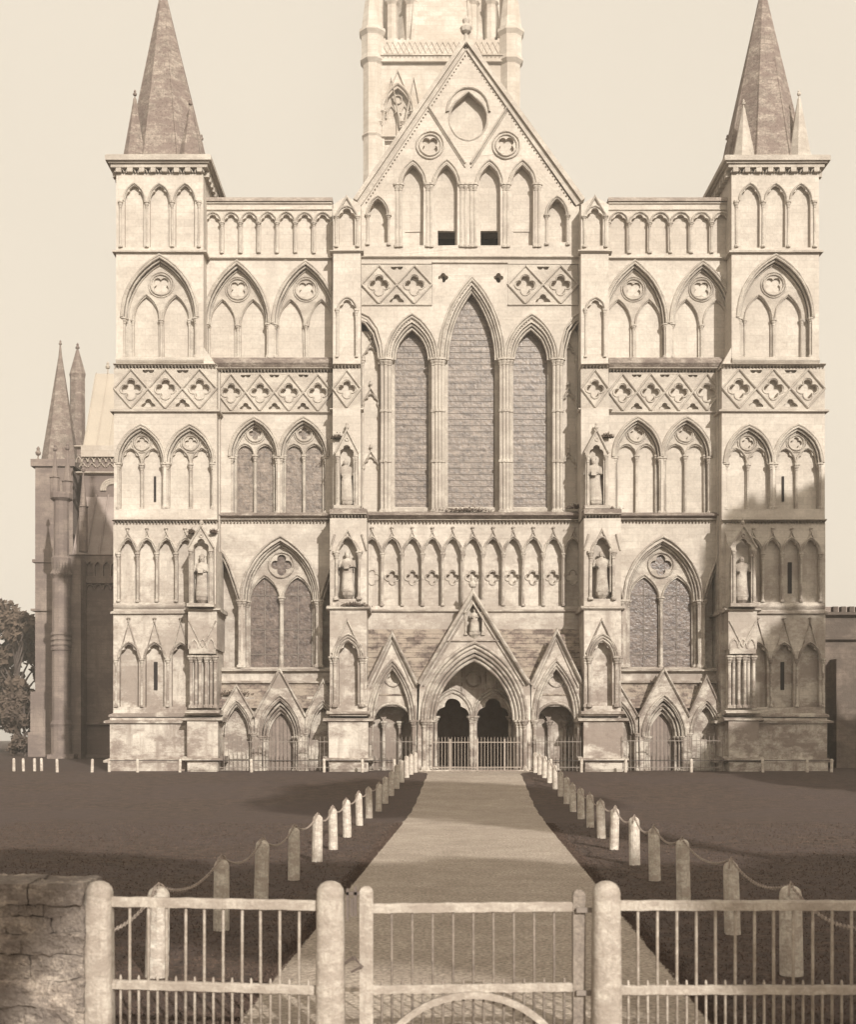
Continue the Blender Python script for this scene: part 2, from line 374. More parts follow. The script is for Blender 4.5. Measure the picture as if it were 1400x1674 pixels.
def arcade(name, P, centers, hw, ysp, yap, yb, t=.25, gablet=None, parent=None, style='tref', shafts=None, back=ST, quat=None, hood=True):
    bm = NB(); hs = []
    for c in centers:
        hs.append((thole if style == 'tref' else hole)(c, hw, ysp, yap, yb))
        if hood:
            mould(bm, P, arch(c, hw+1.2, ysp, yap-2.2, 6), .045, .09)
            mould(bm, P, arch(c, hw+.1, ysp, yap-.6, 6), .03, .06, .04)
        if gablet:
            mould(bm, P, [(c-hw*1.05, ysp-1), (c, gablet), (c+hw*1.05, ysp-1)], .035, .08)
            X, Z = P.xz((c, gablet)); lathe(bm, X, P.Y-.06, [(Z, .05), (Z+.1, .04), (Z+.16, .1), (Z+.22, .03)], 6)
        if quat:
            mould(bm, P, foil(c, quat[0], quat[1]+1.2, 4, 0, 32), .03, .05, t, closed=True)
    cs = sorted(centers); sh = shafts if shafts is not None else [cs[0]-(cs[1]-cs[0])/2]+[(a+b)/2 for a, b in zip(cs, cs[1:])]+[cs[-1]+(cs[1]-cs[0])/2]
    for x in sh: colon(bm, P, x, ysp+.3, yb, .055, -.02)
    o = link(name, bm, ST_O, parent or cath)
    b2 = NB(); holes = [foil(c, quat[0], quat[1], 4, 0, 32) for c in (quat[2] if quat else [])]
    slab(b2, P, rect(cs[0]-hw-1, yap-1, cs[-1]+hw+1, yb+1), holes, t, t+.19)
    if quat: pbox(b2, P, cs[0]-hw-1, yap-1, cs[-1]+hw+1, yb+1, t+.18, t+.3)
    link('recessed_panel', b2, back, o)
    return hs

def lattice(name, P, x0, x1, y0, y1, n, parent=None, t=.26, shift=0.0):
    """band of crossing diagonal mouldings with sunk foils"""
    bm = NB(); s = (x1-x0)/n; cy = (y0+y1)/2+.5; h = (y1-y0)/2; holes = []
    r = min(s*.30, h*.47)
    def inside(c, rr): return c-rr > x0+.6 and c+rr < x1-.6
    for i in range(-1, n+1):
        c = x0+(i+.5+shift)*s
        if inside(c, r): holes.append(foil(c, cy, r, 4, 0, 32)); mould(bm, P, foil(c, cy, r+1.3, 4, 0, 32), .028, .05, closed=True)
        c2 = c+s/2
        if inside(c2, s*.2): holes.append(star(c2, y1-2.2, [(-s*.1, 0, s*.11), (s*.1, 0, s*.11), (0, s*.13, s*.1)], math.pi, 0, 14))
        if inside(c2, s*.17): holes.append(star(c2, y0+2.0, [(-s*.085, 0, s*.09), (s*.085, 0, s*.09)], 0, -math.pi, 12))
    def seg(a, b):   # clip a diagonal to the band
        (ax, ay), (bx, by) = a, b
        if ax > bx: ax, ay, bx, by = bx, by, ax, ay
        if bx <= x0 or ax >= x1: return
        if ax < x0: ay += (by-ay)*(x0-ax)/(bx-ax); ax = x0
        if bx > x1: by = ay+(by-ay)*(x1-ax)/(bx-ax); bx = x1
        mould(bm, P, [(ax, ay), (bx, by)], .055, .11)
    for i in range(-2, n+2):
        c = x0+(i+.5+shift)*s
        seg((c, y0+1), (c+s, y1-1)); seg((c, y0+1), (c-s, y1-1))
    slab(bm, P, rect(x0, y0, x1, y1), holes, 0, t)
    o = link(name, bm, ST_O, parent or cath)
    b2 = NB(); pbox(b2, P, x0, y0, x1, y1, t, t+.2); link('recessed_panel', b2, ST, o)
    return o

def finial(bm, x, y, z, s=1.0):
    lathe(bm, x, y, [(z, .07*s), (z+.35*s, .05*s), (z+.42*s, .16*s), (z+.55*s, .2*s), (z+.68*s, .09*s), (z+.8*s, .12*s), (z+.95*s, .02*s)], 8)

def pyramid(bm, x, y, z0, z1, r0, n=8, sx=1.0, rot=None, r1=.03):
    rot = math.pi/n if rot is None else rot
    lathe(bm, x, y, [(z0, r0), (z1, r1)], n, rot=rot)

# ---- corner turrets --------------------------------------------------------
def turret(xo_u, xo_l, sg, label):
    U = lambda o: xo_u+sg*o
    L = lambda o: xo_l+sg*o
    up = sorted((U(0), U(86.5))); lo = sorted((L(0), L(102)))
    body = NB(); dep = 6.2
    # stage 1
    P = PF
    t = link('stair_turret', NB(), ST, cath); t['label'] = label
    WL[t.name] = WL[cath.name].copy(); t.location = (0, 0, 0)
    cs = sorted([U(18), U(43), U(68.3)])
    hs = arcade('blind_arcade', P, cs, 9.6, 514, 499, 560, .2, parent=t, shafts=sorted([U(4.5), U(30.5), U(55.6), U(82)]))
    slab(body, P, rect(up[0], 487, up[1], 566), hs, 0, .45)
    # stage 2 with the big two-light arch
    h2 = gem('blind_window', P, U(43), 36, 629, 570, 669, [U(28.5), U(58)], 12.2, 629, 606, [(U(43), 594.5, 8.6, 4, math.pi/4)], parent=t, t1=.36, t2=.12, rolls=2)
    slab(body, P, rect(up[0], 566, up[1], 677), [h2], 0, .66)
    # solid core of the upper part
    a = P.xz((up[0], 677)); b = P.xz((up[1], 485))
    box(body, a[0], b[0], YF+.46+.24, YF+dep, a[1], b[1])
    box(body, a[0], a[0]+.3, YF+.4, YF+.8, a[1], b[1]); box(body, b[0]-.3, b[0], YF+.4, YF+.8, a[1], b[1])
    # band and stage 3
    lattice('quatrefoil_frieze', P, lo[0], lo[1], 679.5, 720, 3, t)
    hs = []
    for c in (L(26.5), L(75)):
        hs.append(gem('blind_window', PF, c, 23, 773, 738, 819, [c-11.2, c+11.2], 9.6, 773, 759, [(c, 752, 5.8, 4, 0)], parent=t, t1=.3, t2=.12, sub_tref=True, rolls=2))
    slab(body, PF, rect(lo[0], 720, lo[1], 834), hs, 0, .56)
    # stage 4 and 5 on the thicker lower plane
    hs = arcade('blind_arcade', PL, sorted([L(14), L(33), L(52), L(71)]), 8.2, 862, 849.5, 911, .28, gablet=842, parent=t)
    slab(body, PL, rect(lo[0]-.5, 833, lo[1]+.5, 921.5), hs, 0, .45)
    hs = arcade('blind_arcade', PL, sorted([L(14.9), L(40.5), L(66.5)]), 9.5, 967, 953, 1015, .34, gablet=931, parent=t)
    slab(body, PL, rect(lo[0]-.7, 921.5, lo[1]+.5, 1022), hs, 0, .5)
    pbox(body, PL, lo[0]-3, 1026, lo[1]+1, 1090, -.18, 1); pbox(body, PL, lo[0]-4, 1069.5, lo[1]+1, 1092, -.30, .5)
    a = PL.xz((lo[0]-.4, 1090)); b = PL.xz((lo[1]+.4, 677))
    box(body, a[0]+.02, b[0]-.02, YF+.58, YF+dep+.6, a[1], b[1]-.0)
    # sloping set-off where the lower part widens
    z = b[1]; iu = PF.xz((up[1] if sg > 0 else up[0], 677))[0]; il = b[0]-.02 if sg > 0 else a[0]+.02
    v = [body.verts.new(q) for q in ((il, YF+.02, z), (iu, YF+.02, z), (iu, YF+.02, z+.95), (il, YF+dep, z), (iu, YF+dep, z), (iu, YF+dep, z+.95))]
    for q in ((0,1,2), (0,2,5,3), (3,4,5), (0,1,4,3), (1,2,5,4)): body.faces.new([v[i] for i in q])
    bo = link('wall', body, ST, t)
    # strings run round three sides
    st = NB()
    def ringstr(P, x0, x1, y, h, d, depth=dep):
        A = P.xz((x0, y+h)); B = P.xz((x1, y)); zz = (A[1]+B[1])/2
        box(st, A[0]-d, B[0]+d, P.Y-d, P.Y+depth, A[1], zz)
        v = [(A[0]-d, P.Y-d), (B[0]+d, P.Y-d), (B[0]+d, P.Y+depth), (A[0]-d, P.Y+depth)]
        w = [(A[0], P.Y), (B[0], P.Y), (B[0], P.Y+depth), (A[0], P.Y+depth)]
        V = [st.verts.new((x, y_, zz+.001)) for x, y_ in v]; W = [st.verts.new((x, y_, B[1])) for x, y_ in w]
        for i in range(4): st.faces.new((V[i], V[(i+1) % 4], W[(i+1) % 4], W[i]))
    ringstr(PF, up[0], up[1], 562.5, 3.2, .16); ringstr(PF, lo[0], lo[1], 720, 3.2, .16)
    ringstr(PL, lo[0], lo[1], 919.5, 3.4, .14); ringstr(PL, lo[0]-1, lo[1], 1021, 4, .16); ringstr(PL, lo[0]-2, lo[1], 1027, 4, .30)
    ringstr(PL, lo[0]-2, lo[1], 1065, 5, .32)
    dogtooth(st, PF, lo[0], lo[1], 677, 3.8, .17); dogtooth(st, PL, lo[0]-1, lo[1]+1, 831, 3.8, .19)
    sill = NB(); string(sill, PF, up[0], up[1], 668.5, 6, .12); string(sill, PL, lo[0], lo[1], 912, 6, .1); split_link('sill', sill, ST_O, t)
    for i in range(7):   # carved tufts along the sill ledges
        pass
    split_link('string_course', st, ST_O, t)
    # slit windows
    sl = NB(); pbox(sl, PF, L(39)-1, 785, L(39)+1, 810, .36, .425)
    pbox(sl, PL, L(40)-1.8, 970, L(40)+1.8, 998, .30, .335)
    if sg < 0:
        pbox(sl, PF, U(43)-1.6, 524, U(43)+1.6, 545, .27, .295); pbox(sl, PL, L(33)-2, 871, L(33)+2, 902, .25, .275)
    split_link('slit_window', sl, DARK, t)
    # cornice with corbel table
    c = NB(); A = PF.xz((up[0], 487)); B = PF.xz((up[1], 471.5)); e = .30
    z0, z1 = A[1], B[1]; hh = z1-z0
    for (f0, f1, ee) in ((.30, .52, .20), (.523, .62, .30), (.623, .93, .42), (.933, 1.0, .36)):
        box(c, A[0]-ee, B[0]+ee, YF-ee, YF+dep+ee, z0+hh*f0, z0+hh*f1)
    n = 8
    for i in range(n):
        x = A[0]-.12+(B[0]-A[0]+.24)*(i+.5)/n
        box(c, x-.12, x+.12, YF-.19, YF+.05, z0+hh*.02, z0+hh*.3)
        mould(c, PF, arch(up[0]-2+(up[1]-up[0]+4)*(i+.5)/n, 4.4, 486.8, 483.6, 4), .04, .16)
    for i in range(12):
        y = YF+.1+(dep)*(i+.5)/12
        for s, X in ((-1, A[0]), (1, B[0])): box(c, X+(0 if s > 0 else -.22), X+(.22 if s > 0 else 0), y-.14, y+.14, z0-.05, z0+hh*.3)
    link('cornice', c, ST_O, t)
    # spire and corner pinnacles
    xc = (A[0]+B[0])/2; yc = YF+2.15
    s = NB(); px_ap = 435.0 if sg > 0 else 1030.0
    Pa = Pl(yc); zt = Pa.xz((0, 300))[1]; z1 = z1-.02
    tip = Pa.xz((px_ap, 0))[0]; r0 = 2.12
    for (k, rr) in ((0, 0),):
        ringA = [s.verts.new((xc+math.cos(math.pi/8+i*math.pi/4)*r0, yc+math.sin(math.pi/8+i*math.pi/4)*r0, z1)) for i in range(8)]
        ringB = [s.verts.new((tip+math.cos(math.pi/8+i*math.pi/4)*.05, yc+math.sin(math.pi/8+i*math.pi/4)*.05, zt)) for i in range(8)]
        for i in range(8): s.faces.new((ringA[i], ringA[(i+1) % 8], ringB[(i+1) % 8], ringB[i]))
        s.faces.new(ringB)
    for i in range(8):    # ribs on the arrises
        a0 = Vector((xc+math.cos(math.pi/8+i*math.pi/4)*r0, yc+math.sin(math.pi/8+i*math.pi/4)*r0, z1)); a1 = Vector((tip, yc, zt))
        tube(s, [a0, a1], [.055, .03], 5)
    finial(s, tip, yc, zt-.1, 1.0)
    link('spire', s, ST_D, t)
    for (dx, dy, hf) in ((-1, -1, 1), (1, -1, .86), (-1, 1, .95), (1, 1, .8)):
        if sg < 0: hf = {1: .86, .86: 1, .95: .8, .8: .95}[hf]
        p = NB(); x = xc+dx*1.30; y = yc+dy*1.5; h = 3.1*hf
        lathe(p, x, y, [(z1, .60), (z1+h*.92, .11), (z1+h, .07)], 8, rot=math.pi/8)
        finial(p, x, y, z1+h-.05, .5)
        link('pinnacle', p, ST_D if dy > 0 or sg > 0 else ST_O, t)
    return t

def tube(bm, pts, rad, n=6):
    rings = []
    for i, p in enumerate(pts):
        d = (pts[min(i+1, len(pts)-1)]-pts[max(0, i-1)]).normalized()
        u = d.orthogonal().normalized(); v = d.cross(u)
        rings.append([bm.verts.new(p+(u*math.cos(2*math.pi*j/n)+v*math.sin(2*math.pi*j/n))*rad[i]) for j in range(n)])
    for A, B in zip(rings, rings[1:]):
        for j in range(n): bm.faces.new((A[j], A[(j+1) % n], B[(j+1) % n], B[j]))
    bm.faces.new(rings[0]); bm.faces.new(rings[-1])

turret(388.8, 386.6, 1, 'left turret with darker stone spire')
turret(1085.6, 1091.4, -1, 'right turret with three slit windows, its lower stages darkened')

# ---- side walls between turrets and buttresses -------------------------------
def side_wall(x0, x1, big, wins, low, ncol, glazed, mirror):
    P = PW; w = NB()
    # parapet arcade
    sp = (x1-x0)/ncol; cs = [x0+sp*(i+.5) for i in range(ncol)]
    hs = arcade('blind_arcade', P, cs, sp*.40, 535, 527.5, 566, .2)
    slab(w, P, rect(x0, 515, x1, 571), hs, 0, .36)
    co = NB(); pbox(co, P, x0-.5, 511.5, x1+.5, 515, -.12, .75); link('coping', co, MOSS2, cath)
    co = NB(); string(co, P, x0, x1, 515, 2.5, .08); string(co, P, x0, x1, 522, 1.8, .07); split_link('string_course', co, ST_O, cath)
    # stage 2
    hs = []
    for c, hw in big:
        hs.append(gem('blind_window', P, c, hw, 635, 576, 669, [c-15.3, c+15.3], 12.2, 635, 610.5, [(c, 599, 8.4, 4, math.pi/4)], t1=.34, t2=.12))
    cl0, cl1 = x0, x1
    slab(w, P, rect(cl0, 571, cl1, 681), hs, 0, .62)
    pbox(w, P, x0, 515, x1, 681, .61, 1.6)
    bx0, bx1 = (488.5, x1) if not mirror else (x0, 988.5)
    lattice('quatrefoil_frieze', P, bx0, bx1, 684, 722.5, 4)
    hs = []
    for c in wins:
        hs.append(gem('window' if glazed else 'blind_window', P, c, 23, 767, 730.5, 823.5, [c-9.9, c+9.9], 8.3, 764, 754.5, [(c, 742.5, 6.2, 4, 0)],
                      t1=.36, t2=.14, glass=GLASS if glazed else None))
    slab(w, P, rect(x0-3, 722, x1+3, 833), hs, 0, .6)
    pbox(w, P, x0-3, 681, x1+3, 850, .59, 1.6)
    # lower window
    c, hw = low
    g = NB(); lights = [(c-16.6, 15), (c+16.4, 15)]
    slab(g, P, hole(c, hw-.3, 909, 852, 976), [hole(lx, 14.4, 909, 885.5, 975) for lx, lw in lights]+[foil(c, 873, 10.4, 4, 0)], .5, .75)
    for k in range(4): mould(g, P, arch(c, hw+2.2-k*2.1, 909, 849-2.8+k*2.4), .055, .09, .14*k-.04)
    for lx, lw in lights: mould(g, P, arch(lx, 15.6, 909, 883), .045, .09, .5)
    ring(P, g, c, 873, 12.6, .05, .1, .5)
    for xx, dd in ((c-hw+.5, .1), (c+hw-.5, .1), (c-hw+3, .38), (c+hw-3, .38)): colon(g, P, xx, 909, 976, .085, dd)
    colon(g, P, c, 905, 976, .075, .46)
    wo = link('window', g, ST_O, cath)
    gl = NB(); pbox(gl, P, c-hw+1, 853, c+hw-1, 976, .66, .72); link('glass', gl, GLASS_D, wo)
    fr = NB()
    for lx, lw in lights:
        for yy in (903, 937, 962): pbox(fr, P, lx-14.3, yy-.35, lx+14.3, yy+.35, .62, .66)
        pbox(fr, P, lx-.3, 888, lx+.3, 975, .62, .66)
    link('saddle_bar', fr, IRON_M, wo)
    hs = [hole(c, hw, 909, 850.5, 976)]
    hs.append([(c-hw-3, 976), (c-hw-3, 909)]+[(c-hw-3-t*20.5, 909-48*math.sin(t*1.35)) for t in (.1,.22,.36,.5,.66,.82,1)]+[(c-hw-23.5, 976)])
    hs.append([(c+hw+3, 976), (c+hw+3, 909)]+[(c+hw+3+t*20.5, 909-48*math.sin(t*1.35)) for t in (.1,.22,.36,.5,.66,.82,1)]+[(c+hw+23.5, 976)])
    slab(w, P, rect(x0-12, 833, x1+12, 1000), hs, 0, .76)
    pbox(w, P, x0-12, 833, x1+12, 1000, .755, 1.6)
    hm = NB()
    for s in (-1, 1): 
        pts = [(c+s*(hw+2), 976), (c+s*(hw+2), 909)]+[(c+s*(hw+2+t*21), 909-51*math.sin(t*1.35)) for t in (.1,.22,.36,.5,.66,.82,1)]
        mould(hm, P, pts[1:], .07, .12); mould(hm, P, [(p[0]+s*2.4, p[1]+2) for p in pts[1:]], .05, .1, .12)
        colon(hm, P, c+s*(hw+3.6), 909, 976, .07, .0)
    split_link('blind_arch', hm, ST_O, cath)
    st = NB()
    string(st, P, x0, x1, 569.5, 3, .15); string(st, P, bx0, bx1, 722, 3, .15); dogtooth(st, P, bx0, bx1, 681, 3.6, .17)
    dogtooth(st, P, bx0, bx1, 830.4, 3.8, .18); sill = NB(); string(sill, P, bx0, bx1, 822.5, 6.5, .34); split_link('sill', sill, MOSS, cath); sill = NB(); string(sill, P, x0, x1, 669, 10, .22); split_link('sill', sill, MOSS, cath)
    string(st, P, bx0-10, bx1+10, 977, 4, .25); string(st, P, bx0-10, bx1+10, 989, 3.5, .2)
    split_link('string_course', st, ST_O, cath)
    # little porch wall with three gabled arches and a door
    Q = Pl(56.9); q = NB()
    rf = NB(); a = P.xz((x0-8, 990)); b = P.xz((x1+8, 990)); zf = Q.xz((0, 1016))[1]
    v = [rf.verts.new(p) for p in ((a[0], YW, a[1]-.05), (b[0], YW, a[1]-.05), (b[0], 57.0, zf), (a[0], 57.0, zf), (a[0], YW, zf-.3), (b[0], YW, zf-.3))]
    rf.faces.new(v[:4]); rf.faces.new((v[3], v[2], v[5], v[4])); link('porch_roof', rf, TILE, cath)
    pbox(q, P, x0-8, 998, x1+8, 1092, .25, 1.6)
    pc = c
    # middle gable with the doorway
    outer = [(pc-24.5, 1090), (pc-24.5, 1024), (pc, 978.5), (pc+24.5, 1024), (pc+24.5, 1090)]
    slab(q, Q, outer, [hole(pc, 19.5, 1044, 1007, 1090)], -.25, .5)
    for k in range(4): mould(q, Q, arch(pc, 21.5-k*2.6, 1044, 1003.5+k*4.2), .055, .09, -.27+.16*k)
    slab(q, Q, hole(pc, 19.3, 1044, 1007.5, 1090), [hole(pc, 12.2, 1046, 1021, 1090)], .32, .6)
    mould(q, Q, [(pc-25.5, 1025), (pc, 978), (pc+25.5, 1025)], .07, .16, -.22)
    for k, s in ((0, -1), (0, 1), (1, -1), (1, 1), (2, -1), (2, 1)): colon(q, Q, pc+s*(19-k*2.7), 1044, 1079, .07, -.15+.17*k)
    # flanking gables
    dr = NB(); pbox(dr, Q, pc-12.6, 1020, pc+12.6, 1090, .56, .64)
    for s, ap, gx in ((-1, 995, -43), (1, 990 if not mirror else 986, 42.5)):
        m_ = pc+gx; hw2 = 16.5
        slab(q, Q, [(m_-hw2-1.2, 1090), (m_-hw2-1.2, 1023), (m_, ap), (m_+hw2+1.2, 1023), (m_+hw2+1.2, 1090)], [hole(m_, hw2-2, 1042, 1011, 1082)], -.12, .4)
        mould(q, Q, [(m_-hw2-1, 1023.5), (m_, ap-1), (m_+hw2+1, 1023.5)], .055, .12, -.1)
        for k in range(3): mould(q, Q, arch(m_, hw2-.6-k*1.9, 1042, 1008.5+k*2.6), .045, .07, -.14+.1*k)
        pbox(q, Q, m_-hw2, 1005, m_+hw2, 1090, .38, .5)
        colon(q, Q, m_-s*(hw2+.2), 1041, 1079, .07, -.16); colon(q, Q, m_+s*(hw2-1), 1041, 1079, .06, -.16)
    link('side_porch', q, ST_O, cath); link('door', dr, WOODD, cath)
    link('wall', w, ST, cath)
side_wall(475.5, 603, [(508.5, 31), (576.5, 31)], [525.5, 574.5], (551.5, 37), 7, True, False)
side_wall(877, 999.5, [(903, 31), (970.5, 30.5)], [906, 954.5], (931, 37), 6, False, True)

# ---- buttresses flanking the middle ------------------------------------------
def niche(P, cx, hw, y_apex, y_sp, y_base, parent, dep=.5):
    """gabled image niche standing proud of the face"""
    b = NB()
    slab(b, P, [(cx-hw, y_base), (cx-hw, y_sp), (cx, y_apex), (cx+hw, y_sp), (cx+hw, y_base)], [thole(cx, hw*.62, y_sp+2, y_sp-hw*.75+1, y_base-.6)], -.42, .02)
    mould(b, P, [(cx-hw-1, y_sp+1), (cx, y_apex-1), (cx+hw+1, y_sp+1)], .05, .1, -.42)
    ring(P, b, cx, y_apex+hw*.75, 1.6, .03, .05, -.42)
    for s in (-1, 1): colon(b, P, cx+s*hw*.82, y_sp+3, y_base, .05, -.47)
    pbox(b, P, cx-hw-1.5, y_base-.5, cx+hw+1.5, y_base+3, -.6, .02)
    X, Z = P.xz((cx, y_apex)); finial(b, X, P.Y-.3, Z-.1, .55)
    split_link('niche', b, ST_O, parent)
def buttress(cu, cl, label):
    o = link('buttress', NB(), ST, cath); o['label'] = label; WL[o.name] = WL[cath.name].copy(); o.location = (0, 0, 0)
    b = NB(); x0, x1 = cu-13.7, cu+13.7
    # top with gablet
    slab(b, PF, rect(x0, 517, x1, 565), [thole(cu, 8, 530, 521, 558)], 0, .3); pbox(b, PF, x0+.2, 517, x1-.2, 565, .29, 1.5)
    slab(b, PF, [(x0, 517.5), (cu-3, 511), (cu+3, 511), (x1, 517.5)], [], 0, 1.4)
    hd = NB(); mould(hd, PF, [(cu-11, 529), (cu, 510), (cu+11, 529)], .06, .12); mould(hd, PF, arch(cu, 9.6, 530, 519), .05, .08)
    for s in (-1, 1): colon(hd, PF, cu+s*10.6, 529, 560, .055, -.03)
    # plain stage with slender arch
    slab(b, PF, rect(x0, 565, x1, 677.5), [thole(cu+.5, 8, 622, 612, 668)], 0, .2); pbox(b, PF, x0+.15, 565, x1-.15, 677.5, .19, 1.5)
    mould(hd, PF, arch(cu+.5, 9.5, 622, 609.5), .05, .09); colon(hd, PF, cu+9.5, 621, 669, .045, -.02); colon(hd, PF, cu-9.5, 621, 669, .045, -.02)
    lattice('quatrefoil_frieze', PF, x0, x1, 680, 719.5, 1, o)
    pbox(b, PM, x0, 719.5, x1, 829, 0, 2.2)
    niche(PM, cu+.5, 11, 744, 765, 818, o)
    # lower stages
    l0, l1 = cl-18.3, cl+18.3
    slab(b, PB, rect(l0, 828, l1, 918), [thole(cl-.5, 10, 862, 848, 908)], 0, .5); pbox(b, PB, l0+.3, 828, l1-.3, 918, .45, 2.6)
    for c, w in ((cl-.5, 10.5), (cl-17, 5), (cl+16, 5)):
        if w > 6: mould(hd, PB, [(c-w, 861), (c, 840), (c+w, 861)], .05, .1); mould(hd, PB, arch(c, w, 862, 846.5), .05, .09)
    for s in (-1, 1): colon(hd, PB, cl-.5+s*11.4, 861, 909, .07, -.05); mould(hd, PB, [(cl+s*18, 860), (cl+s*13.5, 844)], .05, .1)
    slab(b, PB, rect(l0, 918, l1, 1024), [thole(cl, 9.5, 966, 951, 1014)], -.05, .45); pbox(b, PB, l0+.3, 918, l1-.3, 1024, .4, 2.6)
    mould(hd, PB, [(cl-16, 962), (cl-1, 929), (cl+14.5, 962)], .05, .12, -.05)
    for k in range(3): mould(hd, PB, arch(cl, 15-k*2.2, 965, 943+k*3), .05, .09, -.06)
    for s in (-1, 1): colon(hd, PB, cl+s*13.2, 965, 1015, .08, -.12); colon(hd, PB, cl+s*17, 965, 1015, .06, -.02)
    pbox(b, PB, l0-1, 1028, l1+1.5, 1092, -.22, 2.5)
    link('wall', b, ST, o); split_link('hood_mould', hd, ST_O, o)
    s = NB()
    string(s, PF, x0, x1, 562.5, 3.4, .16, e=.14); string(s, PF, x0, x1, 719, 3.2, .16, e=.14)
    dogtooth(s, PF, x0, x1, 677, 3.8, .17); dogtooth(s, PB, l0, l1, 825, 3.6, .17); sill = NB(); pbox(sill, PB, l0-.3, 819.5, l1+.3, 825, -.12, 2.0); split_link('sill', sill, MOSS, o)
    string(s, PB, l0, l1, 915, 4.5, .2, e=.15, back=2); string(s, PB, l0, l1, 1019, 4.5, .2, e=.15, back=2); string(s, PB, l0, l1, 1026, 4.5, .36, e=.3, back=2)
    string(s, PB, l0, l1, 1064, 6, .42, e=.3, back=2); pbox(s, PB, l0, 1070, l1, 1092, -.40, 2)
    split_link('string_course', s, ST_O, o)
buttress(617.5, 619, 'buttress left of the middle window group')
buttress(863.5, 871, 'buttress right of the middle window group')

# ---- niche buttresses at the inner corners of the turrets -----------------------
def corner_buttress(c, label, sg):
    o = link('buttress', NB(), ST, cath); o['label'] = label; WL[o.name] = WL[cath.name].copy(); o.location = (0, 0, 0)
    b = NB(); w = 13.6; P = PB
    pbox(b, P, c-w+1, 858, c+w-1, 921, 0.0, 2.2)
    # sloping top
    X0, Z0 = P.xz((c-w+1, 858)); X1, _ = P.xz((c+w-1, 858)); Z1 = P.xz((0, 836))[1]
    v = [b.verts.new(p) for p in ((X0, P.Y, Z0), (X1, P.Y, Z0), (X1, PL.Y+.1, Z1), (X0, PL.Y+.1, Z1), (X0, PL.Y+.1, Z0), (X1, PL.Y+.1, Z0))]
    b.faces.new(v[:4]); b.faces.new((v[0], v[3], v[4])); b.faces.new((v[1], v[5], v[2]))
    niche(P, c-.5, 12, 838, 858, 914, o)
    pbox(b, P, c-w-.5, 918, c+w+.5, 958, -.18, 2.2)
    pbox(b, P, c-w+1.5, 958, c+w-1.5, 1024, .25, 2.2)
    h = NB()
    for k in (-1, 1): mould(h, P, [(c-w*.98*k, 930), (c, 956)], .04, .07, -.18)
    pbox(h, P, c-w+.5, 957.5, c+w-.5, 962.5, -.2, .3)
    for i in range(-1, 2): mould(h, P, arch(c+i*w*.62, w*.3, 957, 948, 5), .05, .07, -.17)
    for x, d in ((-12, 0), (-7.5, .12), (-3, 0), (3, 0), (7.5, .12), (12, 0)): colon(h, P, c+x, 964, 1016, .075, d)
    split_link('shaft_cluster', h, ST_O, o)
    pbox(b, P, c-w-1, 1028, c+w+2, 1092, -.25, 2.2)
    link('wall', b, ST, o)
    s = NB(); string(s, P, c-w, c+w, 917, 4, .3, e=.2, back=2); string(s, P, c-w, c+w, 1018, 5, .25, e=.15, back=2)
    string(s, P, c-w, c+w+1, 1025.5, 4.5, .36, e=.25, back=2); string(s, P, c-w, c+w+1, 1064, 6, .42, e=.28, back=2); pbox(s, P, c-w-.5, 1070, c+w+1.5, 1092, -.38, 2)
    split_link('string_course', s, ST_O, o)
corner_buttress(475, 'niche buttress at the inner corner of the left turret', 1)
corner_buttress(1009, 'niche buttress at the inner corner of the right turret', -1)

